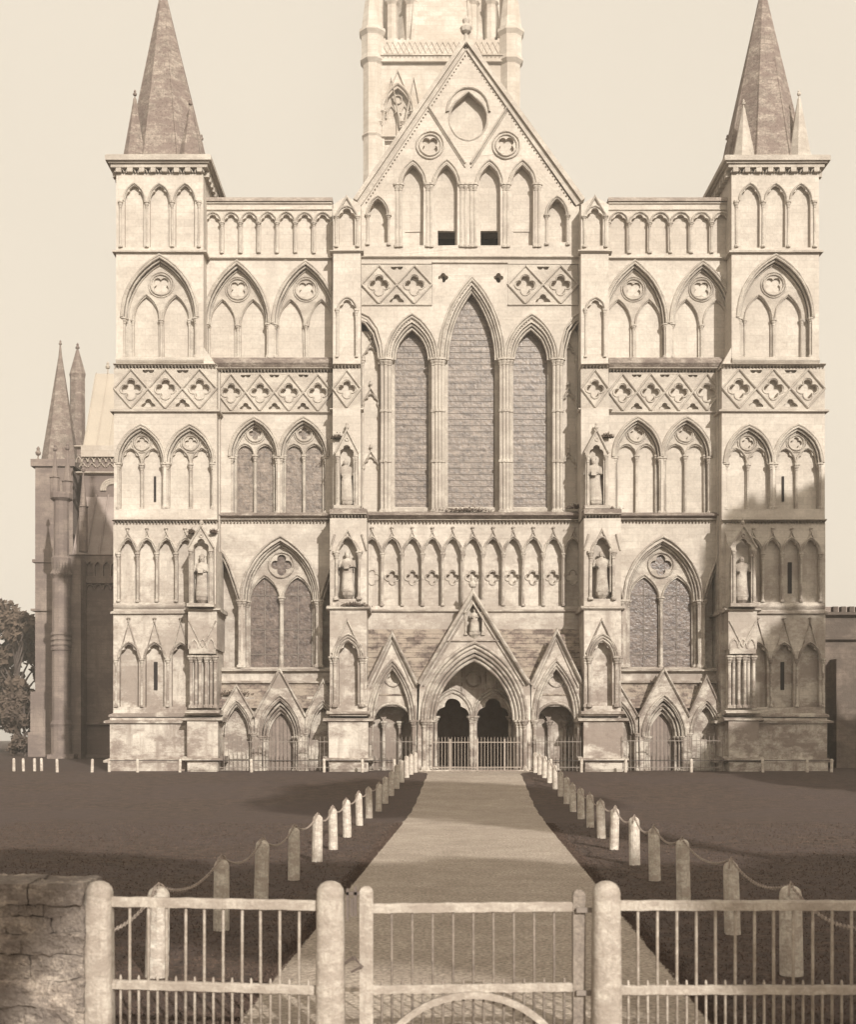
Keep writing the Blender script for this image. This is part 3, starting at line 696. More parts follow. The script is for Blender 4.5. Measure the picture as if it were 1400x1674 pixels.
# ---- middle ----------------------------------------------------------------
def middle():
    P = PW; w = NB(); o = NB()
    # gable field
    holes = []; lan = [683, 716.4, 759, 791.8]
    for c in lan: holes.append(hole(c, 10.6, 498, 478, 558))
    holes.append(foil(700, 459, 9, 4, math.pi/4)); holes.append(foil(775.5, 459, 9, 4, math.pi/4))
    oc = [(738, 405)]+[(738+19*math.sin(a), 432-22*math.cos(a)) for a in [.55+i*(2*math.pi-1.1)/20 for i in range(21)]]
    holes.append(oc)
    for c in (648.5, 826): holes.append(thole(c, 9, 528, 512, 555))
    outer = [(631, 571), (631, 519), (736, 362), (843, 519), (848, 519), (848, 571)]
    slab(w, P, outer, holes, 0, .42)
    # recess behind, with the two open squares
    slab(w, P, [(632, 571), (632, 522), (736, 368), (842, 522), (847, 571)],
         [rect(708, 540, 725.3, 555.5), rect(750.5, 540, 768, 555.5), rect(675, 541, 692, 556), rect(783.3, 541, 800, 556)], .42, .6)
    pan = NB(); pbox(pan, P, 675, 541, 692, 556, .47, .6); pbox(pan, P, 783.3, 541, 800, 556, .47, .6)
    for cc in (700, 775.5): pbox(pan, P, cc-11, 448, cc+11, 470, .2, .4)
    split_link('shutter', pan, ST, cath)
    dk = NB(); pbox(dk, P, 706, 538, 727, 557, 1.6, 1.7); pbox(dk, P, 748, 538, 770, 557, 1.6, 1.7); split_link('dark_opening', dk, DARK, cath)
    for c in lan:
        for k in range(2): mould(o, P, arch(c, 13.6-k*2.2, 498, 473.5+k*3), .045, .08, .05*k)
    for c in (648.5, 826):
        mould(o, P, arch(c, 11, 528, 509), .05, .09); mould(o, P, arch(c, 9.2, 528, 511.5), .03, .07)
        colon(o, P, c+10.4, 528, 558, .06, -.02); colon(o, P, c-10.4, 528, 558, .06, -.02)
    for x in (667, 670.5, 697.5, 701, 731, 735.5, 740.5, 744.5, 773.5, 777, 804.5, 808): colon(o, P, x, 497, 560, .075, .02)
    for c in (700, 775.5):
        for r, ww in ((10.5, .04), (13.5, .04)): ring(P, o, c, 459, r, ww, .09)
    mould(o, P, [(718, 425)]+[(738-21*math.cos(a), 426-24*math.sin(a)*1.0) for a in [i*math.pi/14 for i in range(15)]]+[(758, 425)], .06, .12)
    mould(o, P, oc, .06, .1, .05, closed=True)
    # inner diagonals
    for pts in ([(699, 421), (735, 477)], [(776, 422), (740.5, 477)]):
        mould(o, P, pts, .06, .12); mould(o, P, [(p[0], p[1]+4) for p in pts], .03, .07)
    # dogtooth along the rake
    for (ax, ay, bx, by) in ((636, 517, 736, 369), (841, 517, 737, 369)):
        n = 46
        for i in range(n):
            t = (i+.5)/n; x = ax+(bx-ax)*t; y = ay+(by-ay)*t; q = P.xz((x, y)); r = .06
            b = [o.verts.new((q[0]+dx*r, P.Y, q[1]+dz*r)) for dx, dz in ((-1, 0), (0, -1), (1, 0), (0, 1))]; tv = o.verts.new((q[0], P.Y-.1, q[1]))
            for j in range(4): o.faces.new((b[j], b[(j+1) % 4], tv))
    link('gable_tracery', o, ST_O, cath)
    cp = NB()
    def bar(a, b, th, d0, d1):
        a_, b_ = Vector(P.xz(a)), Vector(P.xz(b)); t = (b_-a_).normalized(); nr = Vector((-t.y, t.x))
        if nr.y < 0: nr = -nr
        q = [a_, b_, b_+nr*th, a_+nr*th]
        f = [cp.verts.new((v.x, P.Y+d0, v.y)) for v in q]; k = [cp.verts.new((v.x, P.Y+d1, v.y)) for v in q]
        cp.faces.new(f); cp.faces.new(k)
        for i in range(4): cp.faces.new((f[i], f[(i+1) % 4], k[(i+1) % 4], k[i]))
    for s, (a, b) in ((-1, ((629, 517), (735.5, 361))), (1, ((848, 517), (736, 361)))):
        bar((a[0]-s*3, a[1]+2), (b[0], b[1]+4.5), .26, -.10, .9)
        a2 = (a[0]+s*1.5, a[1]-1.2); b2 = (b[0], b[1]-1.8); bar(a2, b2, .20, -.24, 1.0)
    X, Z = P.xz((735.7, 357)); finial(cp, X, P.Y+.1, Z-.1, 1.5)
    link('gable_coping', cp, ST_O, cath)
    # frieze of lattice either side of the tall window head
    box_h = []
    slab(w, P, rect(631, 571, 848, 576.2), [], 0, .5); 
    lattice('quatrefoil_frieze', P, 632, 702, 577, 616.5, 2); lattice('quatrefoil_frieze', P, 777, 847, 577, 616.5, 2)
    # window wall : three tall lights, half arches at the sides
    H = [hole(741.5, 28, 670, 597, 822, 10), hole(682, 21, 670, 634, 822, 9), hole(800.5, 21, 670, 634, 822, 9)]
    outer = [(631, 833), (631, 616.6), (702.2, 616.6), (702.2, 576.3), (776.8, 576.3), (776.8, 616.6), (848, 616.6), (848, 833)]
    qs = [foil(713, 590, 5, 4, 0, 18), foil(768, 590, 5, 4, 0, 18)]
    slab(w, P, outer, H+[[(631.6, 822), (631.6, 632), (638, 634), (645, 642), (650, 655), (652, 670), (652, 822)],
                         [(847.4, 822), (847.4, 632), (841, 634), (834, 642), (832, 655), (831, 670), (831, 822)]][:2]+qs, 0, .62)
    pbox(w, P, 630, 572, 849, 640, .9, 1.7); pbox(w, P, 630, 640, 655, 833, .45, 1.7); pbox(w, P, 828, 640, 849, 833, .45, 1.7)
    pbox(w, P, 655, 815, 828, 833, .62, 1.7); pbox(w, P, 702, 578, 712.5, 620, .3, .7); pbox(w, P, 770, 578, 777, 620, .3, .7)
    lab = {682: 'left tall lancet', 741.5: 'middle and tallest lancet', 800.5: 'right tall lancet'}
    for c, hw, ap, gh in ((682, 21, 634, 17), (741.5, 28, 597, 23.7), (800.5, 21, 634, 17)):
        g = NB()
        slab(g, P, hole(c, hw-.2, 670, ap+.4, 822, 9), [hole(c, gh, 670, ap+5.5, 816, 9)], .5, .8)
        for k in range(5):
            mould(g, P, arch(c, hw+5-k*2.3, 670, ap-8+k*3.2, 10), .055, .09, -.03+.11*max(0, k-1))
        n = 34; aa = arch(c, hw+1.6, 670, ap-3, n//2)
        for p in aa[::1]:
            q = P.xz(p); b = [g.verts.new((q[0]+dx*.055, P.Y+.02, q[1]+dz*.055)) for dx, dz in ((-1, 0), (0, -1), (1, 0), (0, 1))]; tv = g.verts.new((q[0], P.Y-.09, q[1]))
            for j in range(4): g.faces.new((b[j], b[(j+1) % 4], tv))
        wo = link('lancet_window', g, ST_O, cath); wo['label'] = lab[c]
        gl = NB(); pbox(gl, P, c-gh-.5, ap+4, c+gh+.5, 817, .68, .74); link('glass', gl, GLASS, wo)
        fr = NB(); y = 812
        while y > ap+10:
            pbox(fr, P, c-gh, y-.17, c+gh, y+.17, .655, .675); y -= 6.1
        link('saddle_bar', fr, IRON_M, wo)
    sh = NB()
    for xs_ in ((652.5, 656, 659.5), (703, 706.2, 709.4, 712.6), (770.3, 773.5, 776.7, 780), (823, 826.5, 830)):
        for i, x in enumerate(xs_): colon(sh, P, x, 670, 823, .085, -.05+(.07 if i in (0, len(xs_)-1) else 0), annulets=(722, 772))
    split_link('shaft_cluster', sh, ST_O, cath)
    # side strips with small canopied niches, stacked
    nn = NB()
    for x, s in ((641, 1), (838.5, -1)):
        for y in (666, 712, 775):
            mould(nn, P, tref(x, 7.5, y, y-9), .05, .16, .45); mould(nn, P, [(x-8, y-1), (x, y-15), (x+8, y-1)], .04, .12, .45)
            X, Z = P.xz((x, y-15)); finial(nn, X, P.Y+.35, Z-.05, .45)
            for s2 in (-1, 1):
                X, Z = P.xz((x+s2*7.5, y+4)); lathe(nn, X, P.Y+.38, [(Z, .03), (Z+.1, .09), (Z+.2, .1)], 6)
        colon(nn, P, x-8, 668, 823, .05, .4); colon(nn, P, x+8, 668, 823, .05, .4)
    for pts in ([(631.5, 625), (640, 629), (648, 640), (652.5, 655), (654, 670)], [(848, 625), (842, 629), (834.5, 640), (830.5, 655), (828.5, 670)]):
        for k in range(3): mould(nn, P, [(p[0]-(1 if pts[0][0] < 700 else -1)*k*2.2, p[1]+k*2.6) for p in pts], .05, .09, .05*k)
    split_link('niche', nn, ST_O, cath)
    # blind arcade of eleven bays
    cs = [642.5+20*i for i in range(11)]
    hs = arcade('blind_arcade', P, cs, 8.4, 862.5, 848.5, 915, .34, gablet=841, quat=(886, 6.2, cs[1:-1]))
    slab(w, P, rect(631, 833, 853, 921), hs, 0, .5)
    pbox(w, P, 631, 833, 853, 925, .66, 1.7)
    slab(w, P, rect(631, 921, 853, 960), [], 0, .6)
    st = NB(); string(st, P, 631, 848, 568.5, 3, .15); string(st, P, 702, 777, 574.5, 2, .1); string(st, P, 632, 702, 616, 2, .08); string(st, P, 777, 848, 616, 2, .08)
    sill = NB(); string(sill, P, 637, 850, 821.5, 7.5, .36); split_link('sill', sill, MOSS, cath); dogtooth(st, P, 637, 853, 830.8, 3.8, .19, 3.4); string(st, P, 637, 853, 918.5, 3, .14)
    split_link('string_course', st, ST_O, cath)
    link('wall', w, ST, cath)
middle()

# ---- great porch -------------------------------------------------------------
def porch():
    P = PP; b = NB(); h = NB()
    # middle bay
    outer = [(686, 1092), (690, 988), (694, 984), (742.4, 904), (793, 984), (799, 988), (801, 1092)]
    slab(b, P, outer, [hole(744, 46, 1028, 961, 1092, 12), thole(743.8, 7.6, 922, 912, 944)], 0, .55)
    pbox(b, P, 733, 908, 754, 948, .35, .6)
    for k in range(5): mould(h, P, arch(744, 52-k*3.1, 1028, 951+k*4.2, 12), .075, .11, -.04+.12*max(0, k-1))
    slab(b, P, hole(744, 45.8, 1028, 961.3, 1092, 12), [hole(744, 41.5, 1028, 967.5, 1092, 12)], .5, 2.3)
    mould(h, P, [(689, 992), (742.4, 902), (798, 992)], .10, .2, -.1); mould(h, P, [(716, 949.5), (769, 949.5)], .05, .1)
    mould(h, P, [(693.5, 994), (742.4, 912), (793.5, 994)], .05, .1)
    for s in (-1, 1):
        for k in range(3): colon(h, P, 744+s*(50-k*3.3), 1028, 1078, .085, -.08+.14*k)
        colon(h, P, 743.8+s*8.6, 921, 944, .05, -.02)
    X, Z = P.xz((742.4, 903)); finial(h, X, P.Y-.0, Z-.1, 1.0)
    # inner doorway wall, two trefoiled openings
    Q = Pl(58.5)
    slab(b, Q, hole(744, 46, 1030, 960, 1092, 10), [thole(722.5, 16.3, 1024, 1006.5, 1092), thole(762.7, 15.8, 1024, 1006.5, 1092)], 0, .5)
    for c, ww in ((722.5, 18.3), (762.7, 17.8)):
        mould(h, Q, arch(c, ww, 1024, 1000), .07, .1); mould(h, Q, arch(c, ww+2.4, 1024, 997), .05, .07)
    for x in (705.5, 741, 744.6, 779.5): colon(h, Q, x, 1024, 1078, .09, -.06)
    ring(Q, h, 743, 988, 7, .05, .08)
    for x in (719.5, 731.5, 755, 766): mould(h, Q, [(x, 1001), (x, 974)], .035, .06)
    # dark vestibule
    v = NB(); a = Q.xz((690, 1092)); c = Q.xz((798, 965))
    for q in ((a[0]-.3, a[0], 59, 66, a[1], c[1]), (c[0], c[0]+.3, 59, 66, a[1], c[1]), (a[0], c[0], 59, 66, c[1], c[1]+.3), (a[0], c[0], 66, 66.3, a[1], c[1])): box(v, *q)
    link('vestibule', v, VEST, cath)
    d = NB(); pbox(d, Pl(65.6), 690, 930, 820, 1090, 0, .1); link('door', d, WOODK, cath)
    # side bays
    for cx, ap, e0, e1, tr in ((662, 944, 637.5, 687, 1), (825, 941, 800.5, 851, 2)):
        hw = (e1-e0)/2; cx = (e0+e1)/2
        slab(b, P, [(e0, 1092), (e0, 990), (cx, ap), (e1, 990), (e1, 1092)], [hole(cx, hw-4.5, 1028, 972, 1092, 10)], .12, .6)
        mould(h, P, [(e0-.5, 993), (cx, ap-1.5), (e1+.5, 993)], .08, .17, .06); mould(h, P, [(e0+3.5, 996), (cx, ap+6.5), (e1-3.5, 996)], .04, .08, .12)
        for k in range(3): mould(h, P, arch(cx, hw-1.2-k*2.6, 1028, 968.5+k*3.6, 10), .06, .1, .1+.09*k)
        slab(b, P, hole(cx, hw-4.7, 1028, 972.4, 1092, 10), [hole(cx, hw-6, 1030, 1014, 1092, 6), foil(cx+1, 986, 6.5, 3, math.pi/2, 24, .52)], .55, .8)
        pbox(b, P, cx-9, 976, cx+9, 996, .72, .9)
        mould(h, P, arch(cx, hw-5.5, 1030, 1011.5, 6), .07, .12, .55); ring(P, h, cx+1, 986, 8.5, .04, .07, .55)
        for s in (-1, 1): colon(h, P, cx+s*(hw-3.2), 1028, 1078, .085, .02)
        # back of the bay with a blind arcade
        q = Pl(57.7); slab(b, q, rect(e0, 1000, e1, 1092), [hole(cx-15.5, 6.3, 1030, 1022, 1077), hole(cx, 6.8, 1030, 1021, 1077), hole(cx+15, 6.3, 1030, 1022, 1077)], 0, .2)
        pbox(b, q, e0, 1000, e1, 1092, .19, 1.2)
        for x in (-8, 8): colon(h, q, cx+x, 1029, 1078, .08, -.08)
        for s in (e0, e1): pbox(b, P, s-1.2, 1000, s+1.2, 1092, .5, 1.7)
    # stone floor of the porch and one step
    box(b, *(P.xz((690, 0))[0], P.xz((798, 0))[0]), 56.0, 66, .5, .86)
    # gable roofs running back into the wall
    for (x0, x1, ap, ey) in ((690, 797, 909, 986), (640, 685, 949, 991), (803, 849, 946, 991)):
        q0 = P.xz((x0, ey)); q1 = P.xz((x1, ey)); qa = P.xz(((x0+x1)/2, ap))
        vv = [b.verts.new((x, y, z)) for y in (P.Y+.4, YW+.05) for x, z in (q0, q1, qa)]
        b.faces.new((vv[0], vv[2], vv[5], vv[3])); b.faces.new((vv[1], vv[4], vv[5], vv[2]))
    link('porch', b, ST, cath); link('porch_moulding', h, ST_O, cath)
    n = 14
    for xa, xb, ya0, yb0 in ((637.5, 722, 0, -30), (764, 853, 32, 0)):
        r = NB(); W0 = PW.xz((xa, 938)); W1 = PW.xz((xb, 938)); F0 = P.xz((637, 1003)); ka = ya0*PW.k; kb = yb0*PW.k
        for i in range(n):   # overlapping courses of stone tile
            t0, t1 = i/n, (i+1)/n
            ya, yb_ = YW-(YW-P.Y-.55)*t0, YW-(YW-P.Y-.55)*t1; za, zb = W0[1]+(F0[1]-W0[1])*t0, W0[1]+(F0[1]-W0[1])*t1
            xa0, xa1, xb0, xb1 = W0[0]+ka*t0, W0[0]+ka*t1, W1[0]+kb*t0, W1[0]+kb*t1
            v = [r.verts.new(p) for p in ((xa0, ya, za), (xb0, ya, za), (xb1, yb_-.03, zb), (xa1, yb_-.03, zb), (xa1, yb_, zb-.04), (xb1, yb_, zb-.04))]
            r.faces.new(v[:4]); r.faces.new((v[3], v[2], v[5], v[4]))
        link('porch_roof', r, TILE, cath)
porch()

# ---- body of the church behind the front, crossing tower and spire -------------
def body():
    b = NB(); xc = lambda y: 2.3
    g0 = PW.xz((632, 571)); g1 = PW.xz((847, 571)); ga = PW.xz((737, 372))
    zc = g0[1]; zg = .6
    box(b, g0[0], g0[0]+.8, 59.5, 112, zg, zc-.5); box(b, g1[0]-.8, g1[0], 59.5, 112, zg, zc-.5)
    box(b, -9.0, -8.2, 59.6, 112, zg, 13.0); box(b, 13.2, 14.0, 59.6, 112, zg, 13.0)
    for y in range(64, 110, 6):
        for x in (-9.9, 14.0): box(b, x, x+.9, y, y+.9, zg, 11.5)
    # back of the screen walls
    zt_ = PW.xz((0, 516))[1]-.4; box(b, -9.2, -.1, 59.5, 60.1, zg, zt_); box(b, 5.4, 14.2, 59.5, 60.1, zg, zt_); box(b, -.1, 5.4, 59.5, 60.1, 7.4, zt_)
    link('nave', b, ST_N, cath)
    r = NB()
    v = [r.verts.new(p) for p in ((g0[0]-.2, 60.1, zc-.5), (ga[0], 60.1, ga[1]-.5), (g1[0]+.2, 60.1, zc-.5), (g0[0]-.2, 113, zc-.5), (ga[0], 113, ga[1]-.5), (g1[0]+.2, 113, zc-.5))]
    r.faces.new((v[0], v[1], v[4], v[3])); r.faces.new((v[2], v[5], v[4], v[1]))
    for (xa, xb) in ((g0[0], -9.2), (g1[0], 14.2)):
        q = [r.verts.new(p) for p in ((xa, 60.2, 17.5), (xb, 60.2, 13.1), (xb, 112, 13.1), (xa, 112, 17.5))]; r.faces.new(q)
    link('nave_roof', r, LEAD, cath)
    # crossing tower, front face 120 m away
    Y = 120; P = Pl(Y); t = NB(); k = P.k
    X0, Z0 = P.xz((640, 1040)); X1, Z1 = P.xz((783, 376)); D = X1-X0
    hs = []; cs = [661, 684, 739, 762]
    for c in (668, 711.5, 755):
        hs.append(hole(c, 13, 425, 402, 515)); hs.append(hole(c-0, 13, 590, 560, 680))
    slab(t, P, [(640, 1060), (640, 376), (783, 376), (783, 1060)], hs, 0, .6)
    box(t, X0+.01, X1-.01, Y+.6, Y+D, .5, Z1)
    for c in (668, 711.5, 755):
        mould(t, P, arch(c, 15.5, 425, 398), .14, .25); mould(t, P, [(c-17, 425), (c, 385), (c+17, 425)], .1, .2)
        mould(t, P, arch(c-6.5, 5, 430, 417), .08, .1, .5); mould(t, P, arch(c+6.5, 5, 430, 417), .08, .1, .5)
        for x in (-15, 0, 15): colon(t, P, c+x, 425, 515, .16, .1 if x else .5)
        ring(P, t, c, 411, 4, .08, .12, .5)
    pbox(t, P, 637, 373, 786, 378, -.4, D+.4); dogtooth(t, P, 640, 783, 373, 4, .5, 4)
    pbox(t, P, 640, 355, 783, 369, -.1, .3)
    for i in range(26):
        mould(t, P, [(641+i*5.5, 368), (646.5+i*5.5, 357)], .04, .08, -.1); mould(t, P, [(646.5+i*5.5, 368), (641+i*5.5, 357)], .04, .08, -.1)
    for c in (661.5, 684, 739, 762): mould(t, P, [(c-9.5, 440), (c, 393), (c+9.5, 440)], .1, .22); colon(t, P, c-11, 436, 515, .12, -.1)
    for i in range(24): pbox(t, P, 641+i*6, 353.5, 644+i*6, 358, -.1, .3)
    for y in (450, 520): string(t, P, 640, 783, y, 2, .25)
    tw = link('crossing_tower', t, ST_T, cath)
    # corner turrets of the tower
    for x, y in ((X0+.3, Y+.3), (X1-.3, Y+.3), (X0+.3, Y+D-.3), (X1-.3, Y+D-.3)):
        c = NB(); zz = P.xz((0, 345))[1]
        lathe(c, x, y, [(10, 1.05), (P.xz((0, 520))[1], 1.0), (P.xz((0, 452))[1], 1.0), (P.xz((0, 450))[1], 1.12), (P.xz((0, 448))[1], .98), (P.xz((0, 380))[1], 1.0),
                        (P.xz((0, 376))[1], 1.3), (P.xz((0, 371))[1], 1.15), (zz-.7, 1.15), (zz-.3, 1.4), (zz, 1.35), (zz+.1, 1.15), (zz+8.5, .08)], 8, rot=math.pi/8)
        finial(c, x, y, zz+8.3, 1.3)
        link('pinnacle', c, ST_T, tw)
    # great spire
    s = NB(); xc_ = (X0+X1)/2; yc = Y+D/2; zb = P.xz((0, 362))[1]; zt = 121.0; r0 = D*.54
    rows = [(zb, r0)]
    lathe(s, xc_, yc, [(zb-1, r0*1.02), (zb, r0), (zt, .12)], 8, rot=math.pi/8)
    for i in range(8):
        a = math.pi/8+i*math.pi/4
        tube(s, [Vector((xc_+math.cos(a)*r0, yc+math.sin(a)*r0, zb)), Vector((xc_, yc, zt))], [.2, .1], 6)
    for z in (78, 79.2, 92, 93.2, 106, 107):   # decorated bands
        f = (zt-z)/(zt-zb); lathe(s, xc_, yc, [(z, r0*f+.12), (z+.4, r0*f+.10)], 8, rot=math.pi/8)
    finial(s, xc_, yc, zt-.2, 2.2)
    link('spire', s, ST_T, tw)
    # lucarnes at the foot of the spire and small pinnacles behind the parapet
    for dx in (-7.4, -4.6, 4.6, 7.4):
        c = NB(); x = xc_+dx*.66; y = Y+1.1; lathe(c, x, y, [(zb-1, .62), (zb+4.6, .58), (zb+4.9, .8), (zb+5.1, .6), (zb+10.0+.2*abs(dx), .08)], 8); link('pinnacle', c, ST_T, tw)
    for dx in (-3.35, -2.35, 2.35, 3.35, -6.1, 6.1):
        c = NB(); x = xc_+dx; y = Y+2.6-abs(dx)*.25; lathe(c, x, y, [(zb-1, .36), (zb+7, .34), (zb+7.2, .5), (zb+7.4, .34), (zb+11.5, .05)], 8); link('pinnacle', c, ST_T, tw)
    c = NB(); Lx = xc_; y0 = Y+1.0
    v = [c.verts.new(p) for p in ((Lx-2.0, y0, zb-1), (Lx+2.0, y0, zb-1), (Lx+2.0, y0, zb+6.0), (Lx, y0, zb+10.0), (Lx-2.0, y0, zb+6.0),
                                  (Lx-2.0, y0+6, zb-1), (Lx+2.0, y0+6, zb-1), (Lx+2.0, y0+6, zb+6.0), (Lx, y0+6, zb+10.0), (Lx-2.0, y0+6, zb+6.0))]
    c.faces.new(v[:5]); c.faces.new(v[5:])
    for i in range(5): c.faces.new((v[i], v[(i+1) % 5], v[5+(i+1) % 5], v[5+i]))
    link('lucarne', c, ST_T, tw)
body()

# ---- north transept far left ------------------------------------------------------
def transept():
    o = NB(); PT, PC = Pl(90), Pl(93.2)
    a = PT.xz((342, 1075)); xr = -8.4; ztop = PT.xz((0, 868))[1]
    box(o, a[0], xr, 90, 104, .5, ztop-.02)
    cz0 = PC.xz((0, 806))[1]; cz1 = PC.xz((0, 758))[1]; cx0 = PC.xz((355, 0))[0]
    box(o, cx0, xr, 93.2, 108, ztop-1, cz1)
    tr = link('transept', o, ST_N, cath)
    p = NB()
    slab(p, PT, rect(342, 866, 500, 893), [thole(347+i*8.2, 3.2, 879, 872, 886) for i in range(18)], -.25, .0)
    for i in range(19): mould(p, PT, arch(347+i*8.2, 3.8, 899, 893.5, 4), .08, .2)
    string(p, PT, 341, 500, 863.5, 3, .3); string(p, PT, 341, 500, 1030, 4, .35); string(p, PT, 341, 500, 1062, 5, .5)
    split_link('parapet', p, ST_N, tr)
    r = NB(); n = 14
    x0, x1 = a[0]+.1, xr
    v = [r.verts.new(q) for q in ((x0, 90.2, ztop), (x1, 90.2, ztop), (x1, 93.25, cz0), (x0-.0, 93.25, cz0))]; r.faces.new(v)
    e = [r.verts.new(q) for q in ((x0, 90.2, ztop), (x0, 93.25, cz0), (x0, 93.25, ztop))]; r.faces.new(e)
    for i in range(22):
        x = x0+.1+i*.95; tube(r, [Vector((x, 90.15, ztop+.05)), Vector((x, 93.2, cz0+.06))], [.07, .07], 5)
    link('lean_to_roof', r, LEAD, tr)
    q = NB()
    slab(q, PC, rect(355, 757, 500, 768), [], -.3, 0)
    for i in range(24): mould(q, PC, arch(352+i*6, 2.8, 773, 768, 4), .06, .2)
    string(q, PC, 350, 500, 782, 3, .35); string(q, PC, 348, 500, 756, 3, .3)
    for c in (386, 415): 
        for k in range(3): mould(q, PC, arch(c, 12-k*2, 801, 790+k*2), .1, .15)
    for i in range(10): mould(q, PC, tref(356+i*9, 3.4, 778, 774), .05, .15)
    split_link('parapet', q, ST_T, tr)
    m = NB(); zr = Pl(97).xz((0, 685))[1]
    v = [m.verts.new(t) for t in ((cx0, 93.4, cz1), (xr, 93.4, cz1), (xr, 97, zr), (cx0, 97, zr), (cx0, 100.6, cz1), (xr, 100.6, cz1))]
    m.faces.new(v[:4]); m.faces.new((v[3], v[2], v[5], v[4])); m.faces.new((v[0], v[3], v[4]))
    for i in range(22):
        x = cx0+.1+i*.95; tube(m, [Vector((x, 93.4, cz1+.05)), Vector((x, 97, zr+.05))], [.05, .05], 5)
    X = PC.xz((368, 0))[0]; finial(m, X, 97, zr, 1.0)
    link('transept_roof', m, LEAD_P, tr)
    # banded round buttress with three pinnacles
    Pb = Pl(88); t = NB(); X = Pb.xz((334.5, 0))[0]; z = lambda y: Pb.xz((0, y))[1]
    pr = [(.5, 1.0), (z(1064), .98), (z(1062), .72), (z(1035), .72), (z(1032), .78), (z(1028), .66)]
    for y in (958, 953, 948, 943): pr += [(z(y)-.12, .66), (z(y)-.08, .74), (z(y)+.08, .74), (z(y)+.12, .66)]
    pr += [(z(888), .64), (z(884), .80), (z(880), .66), (z(868), .72), (z(866), .55), (z(812), .55), (z(809), .78), (z(804), .78), (z(803), .5)]
    lathe(t, X, 88, pr, 12)
    box(t, X-.1, X+1.3, 88.3, 90.1, .5, z(868)); box(t, X-.8, X+1.1, 87.2, 90, .5, z(1062))
    for i in range(5): mould(t, Pl(87.3), [(328+i*3, 884), (329.5+i*3, 872), (331+i*3, 884)], .05, .1)
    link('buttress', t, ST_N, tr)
    for dx, dy, y0, y1, rr in ((-.45, 0, 803, 765, .34), (.35, .3, 806, 763, .36), (1.35, .8, 830, 783, .34)):
        c = NB(); lathe(c, X+dx, 88+dy, [(z(y0+30 if dx > 1 else y0+4), rr), (z(y0-14), rr*.95), (z(y0-15), rr*1.2), (z(y0-16), rr*.8), (z(y1), .06)], 8)
        finial(c, X+dx, 88+dy, z(y1)-.1, .9); link('pinnacle', c, ST_N, tr)
    # stair turret with stone spire behind
    Ps = Pl(96); u = NB(); xa, zb_ = Ps.xz((308.5, 776)); xb, _ = Ps.xz((346, 776)); zz = lambda y: Ps.xz((0, y))[1]
    box(u, xa, xb, 96, 99, .5, zb_); box(u, xa-.3, xb, 95.75, 99, .5, zz(1000)); box(u, xa-.45, xb, 95.6, 99, .5, zz(1040)); box(u, xa-.2, xb+.1, 95.85, 99.1, zz(872), zz(869)); box(u, xa-.3, xb+.2, 95.8, 99.2, zz(777), zz(770))
    for y in (918,): box(u, xa-.3, xb, 95.8, 99, zz(y+2), zz(y))
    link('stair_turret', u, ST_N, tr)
    s = NB(); xm = (xa+xb)/2+.05; lathe(s, xm, 97.5, [(zz(772), 1.5), (zz(662), .14), (zz(650), .05)], 8, rot=math.pi/8); finial(s, xm, 97.5, zz(654), .7)
    for dx in (-1.35,): finial(s, xm+dx, 96.2, zz(771), 1.2)
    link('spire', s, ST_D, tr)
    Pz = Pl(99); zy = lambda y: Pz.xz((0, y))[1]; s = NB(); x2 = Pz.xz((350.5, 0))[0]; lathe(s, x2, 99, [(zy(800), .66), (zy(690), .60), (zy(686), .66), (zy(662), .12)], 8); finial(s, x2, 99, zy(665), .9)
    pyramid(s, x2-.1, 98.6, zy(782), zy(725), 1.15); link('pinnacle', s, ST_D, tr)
transept()

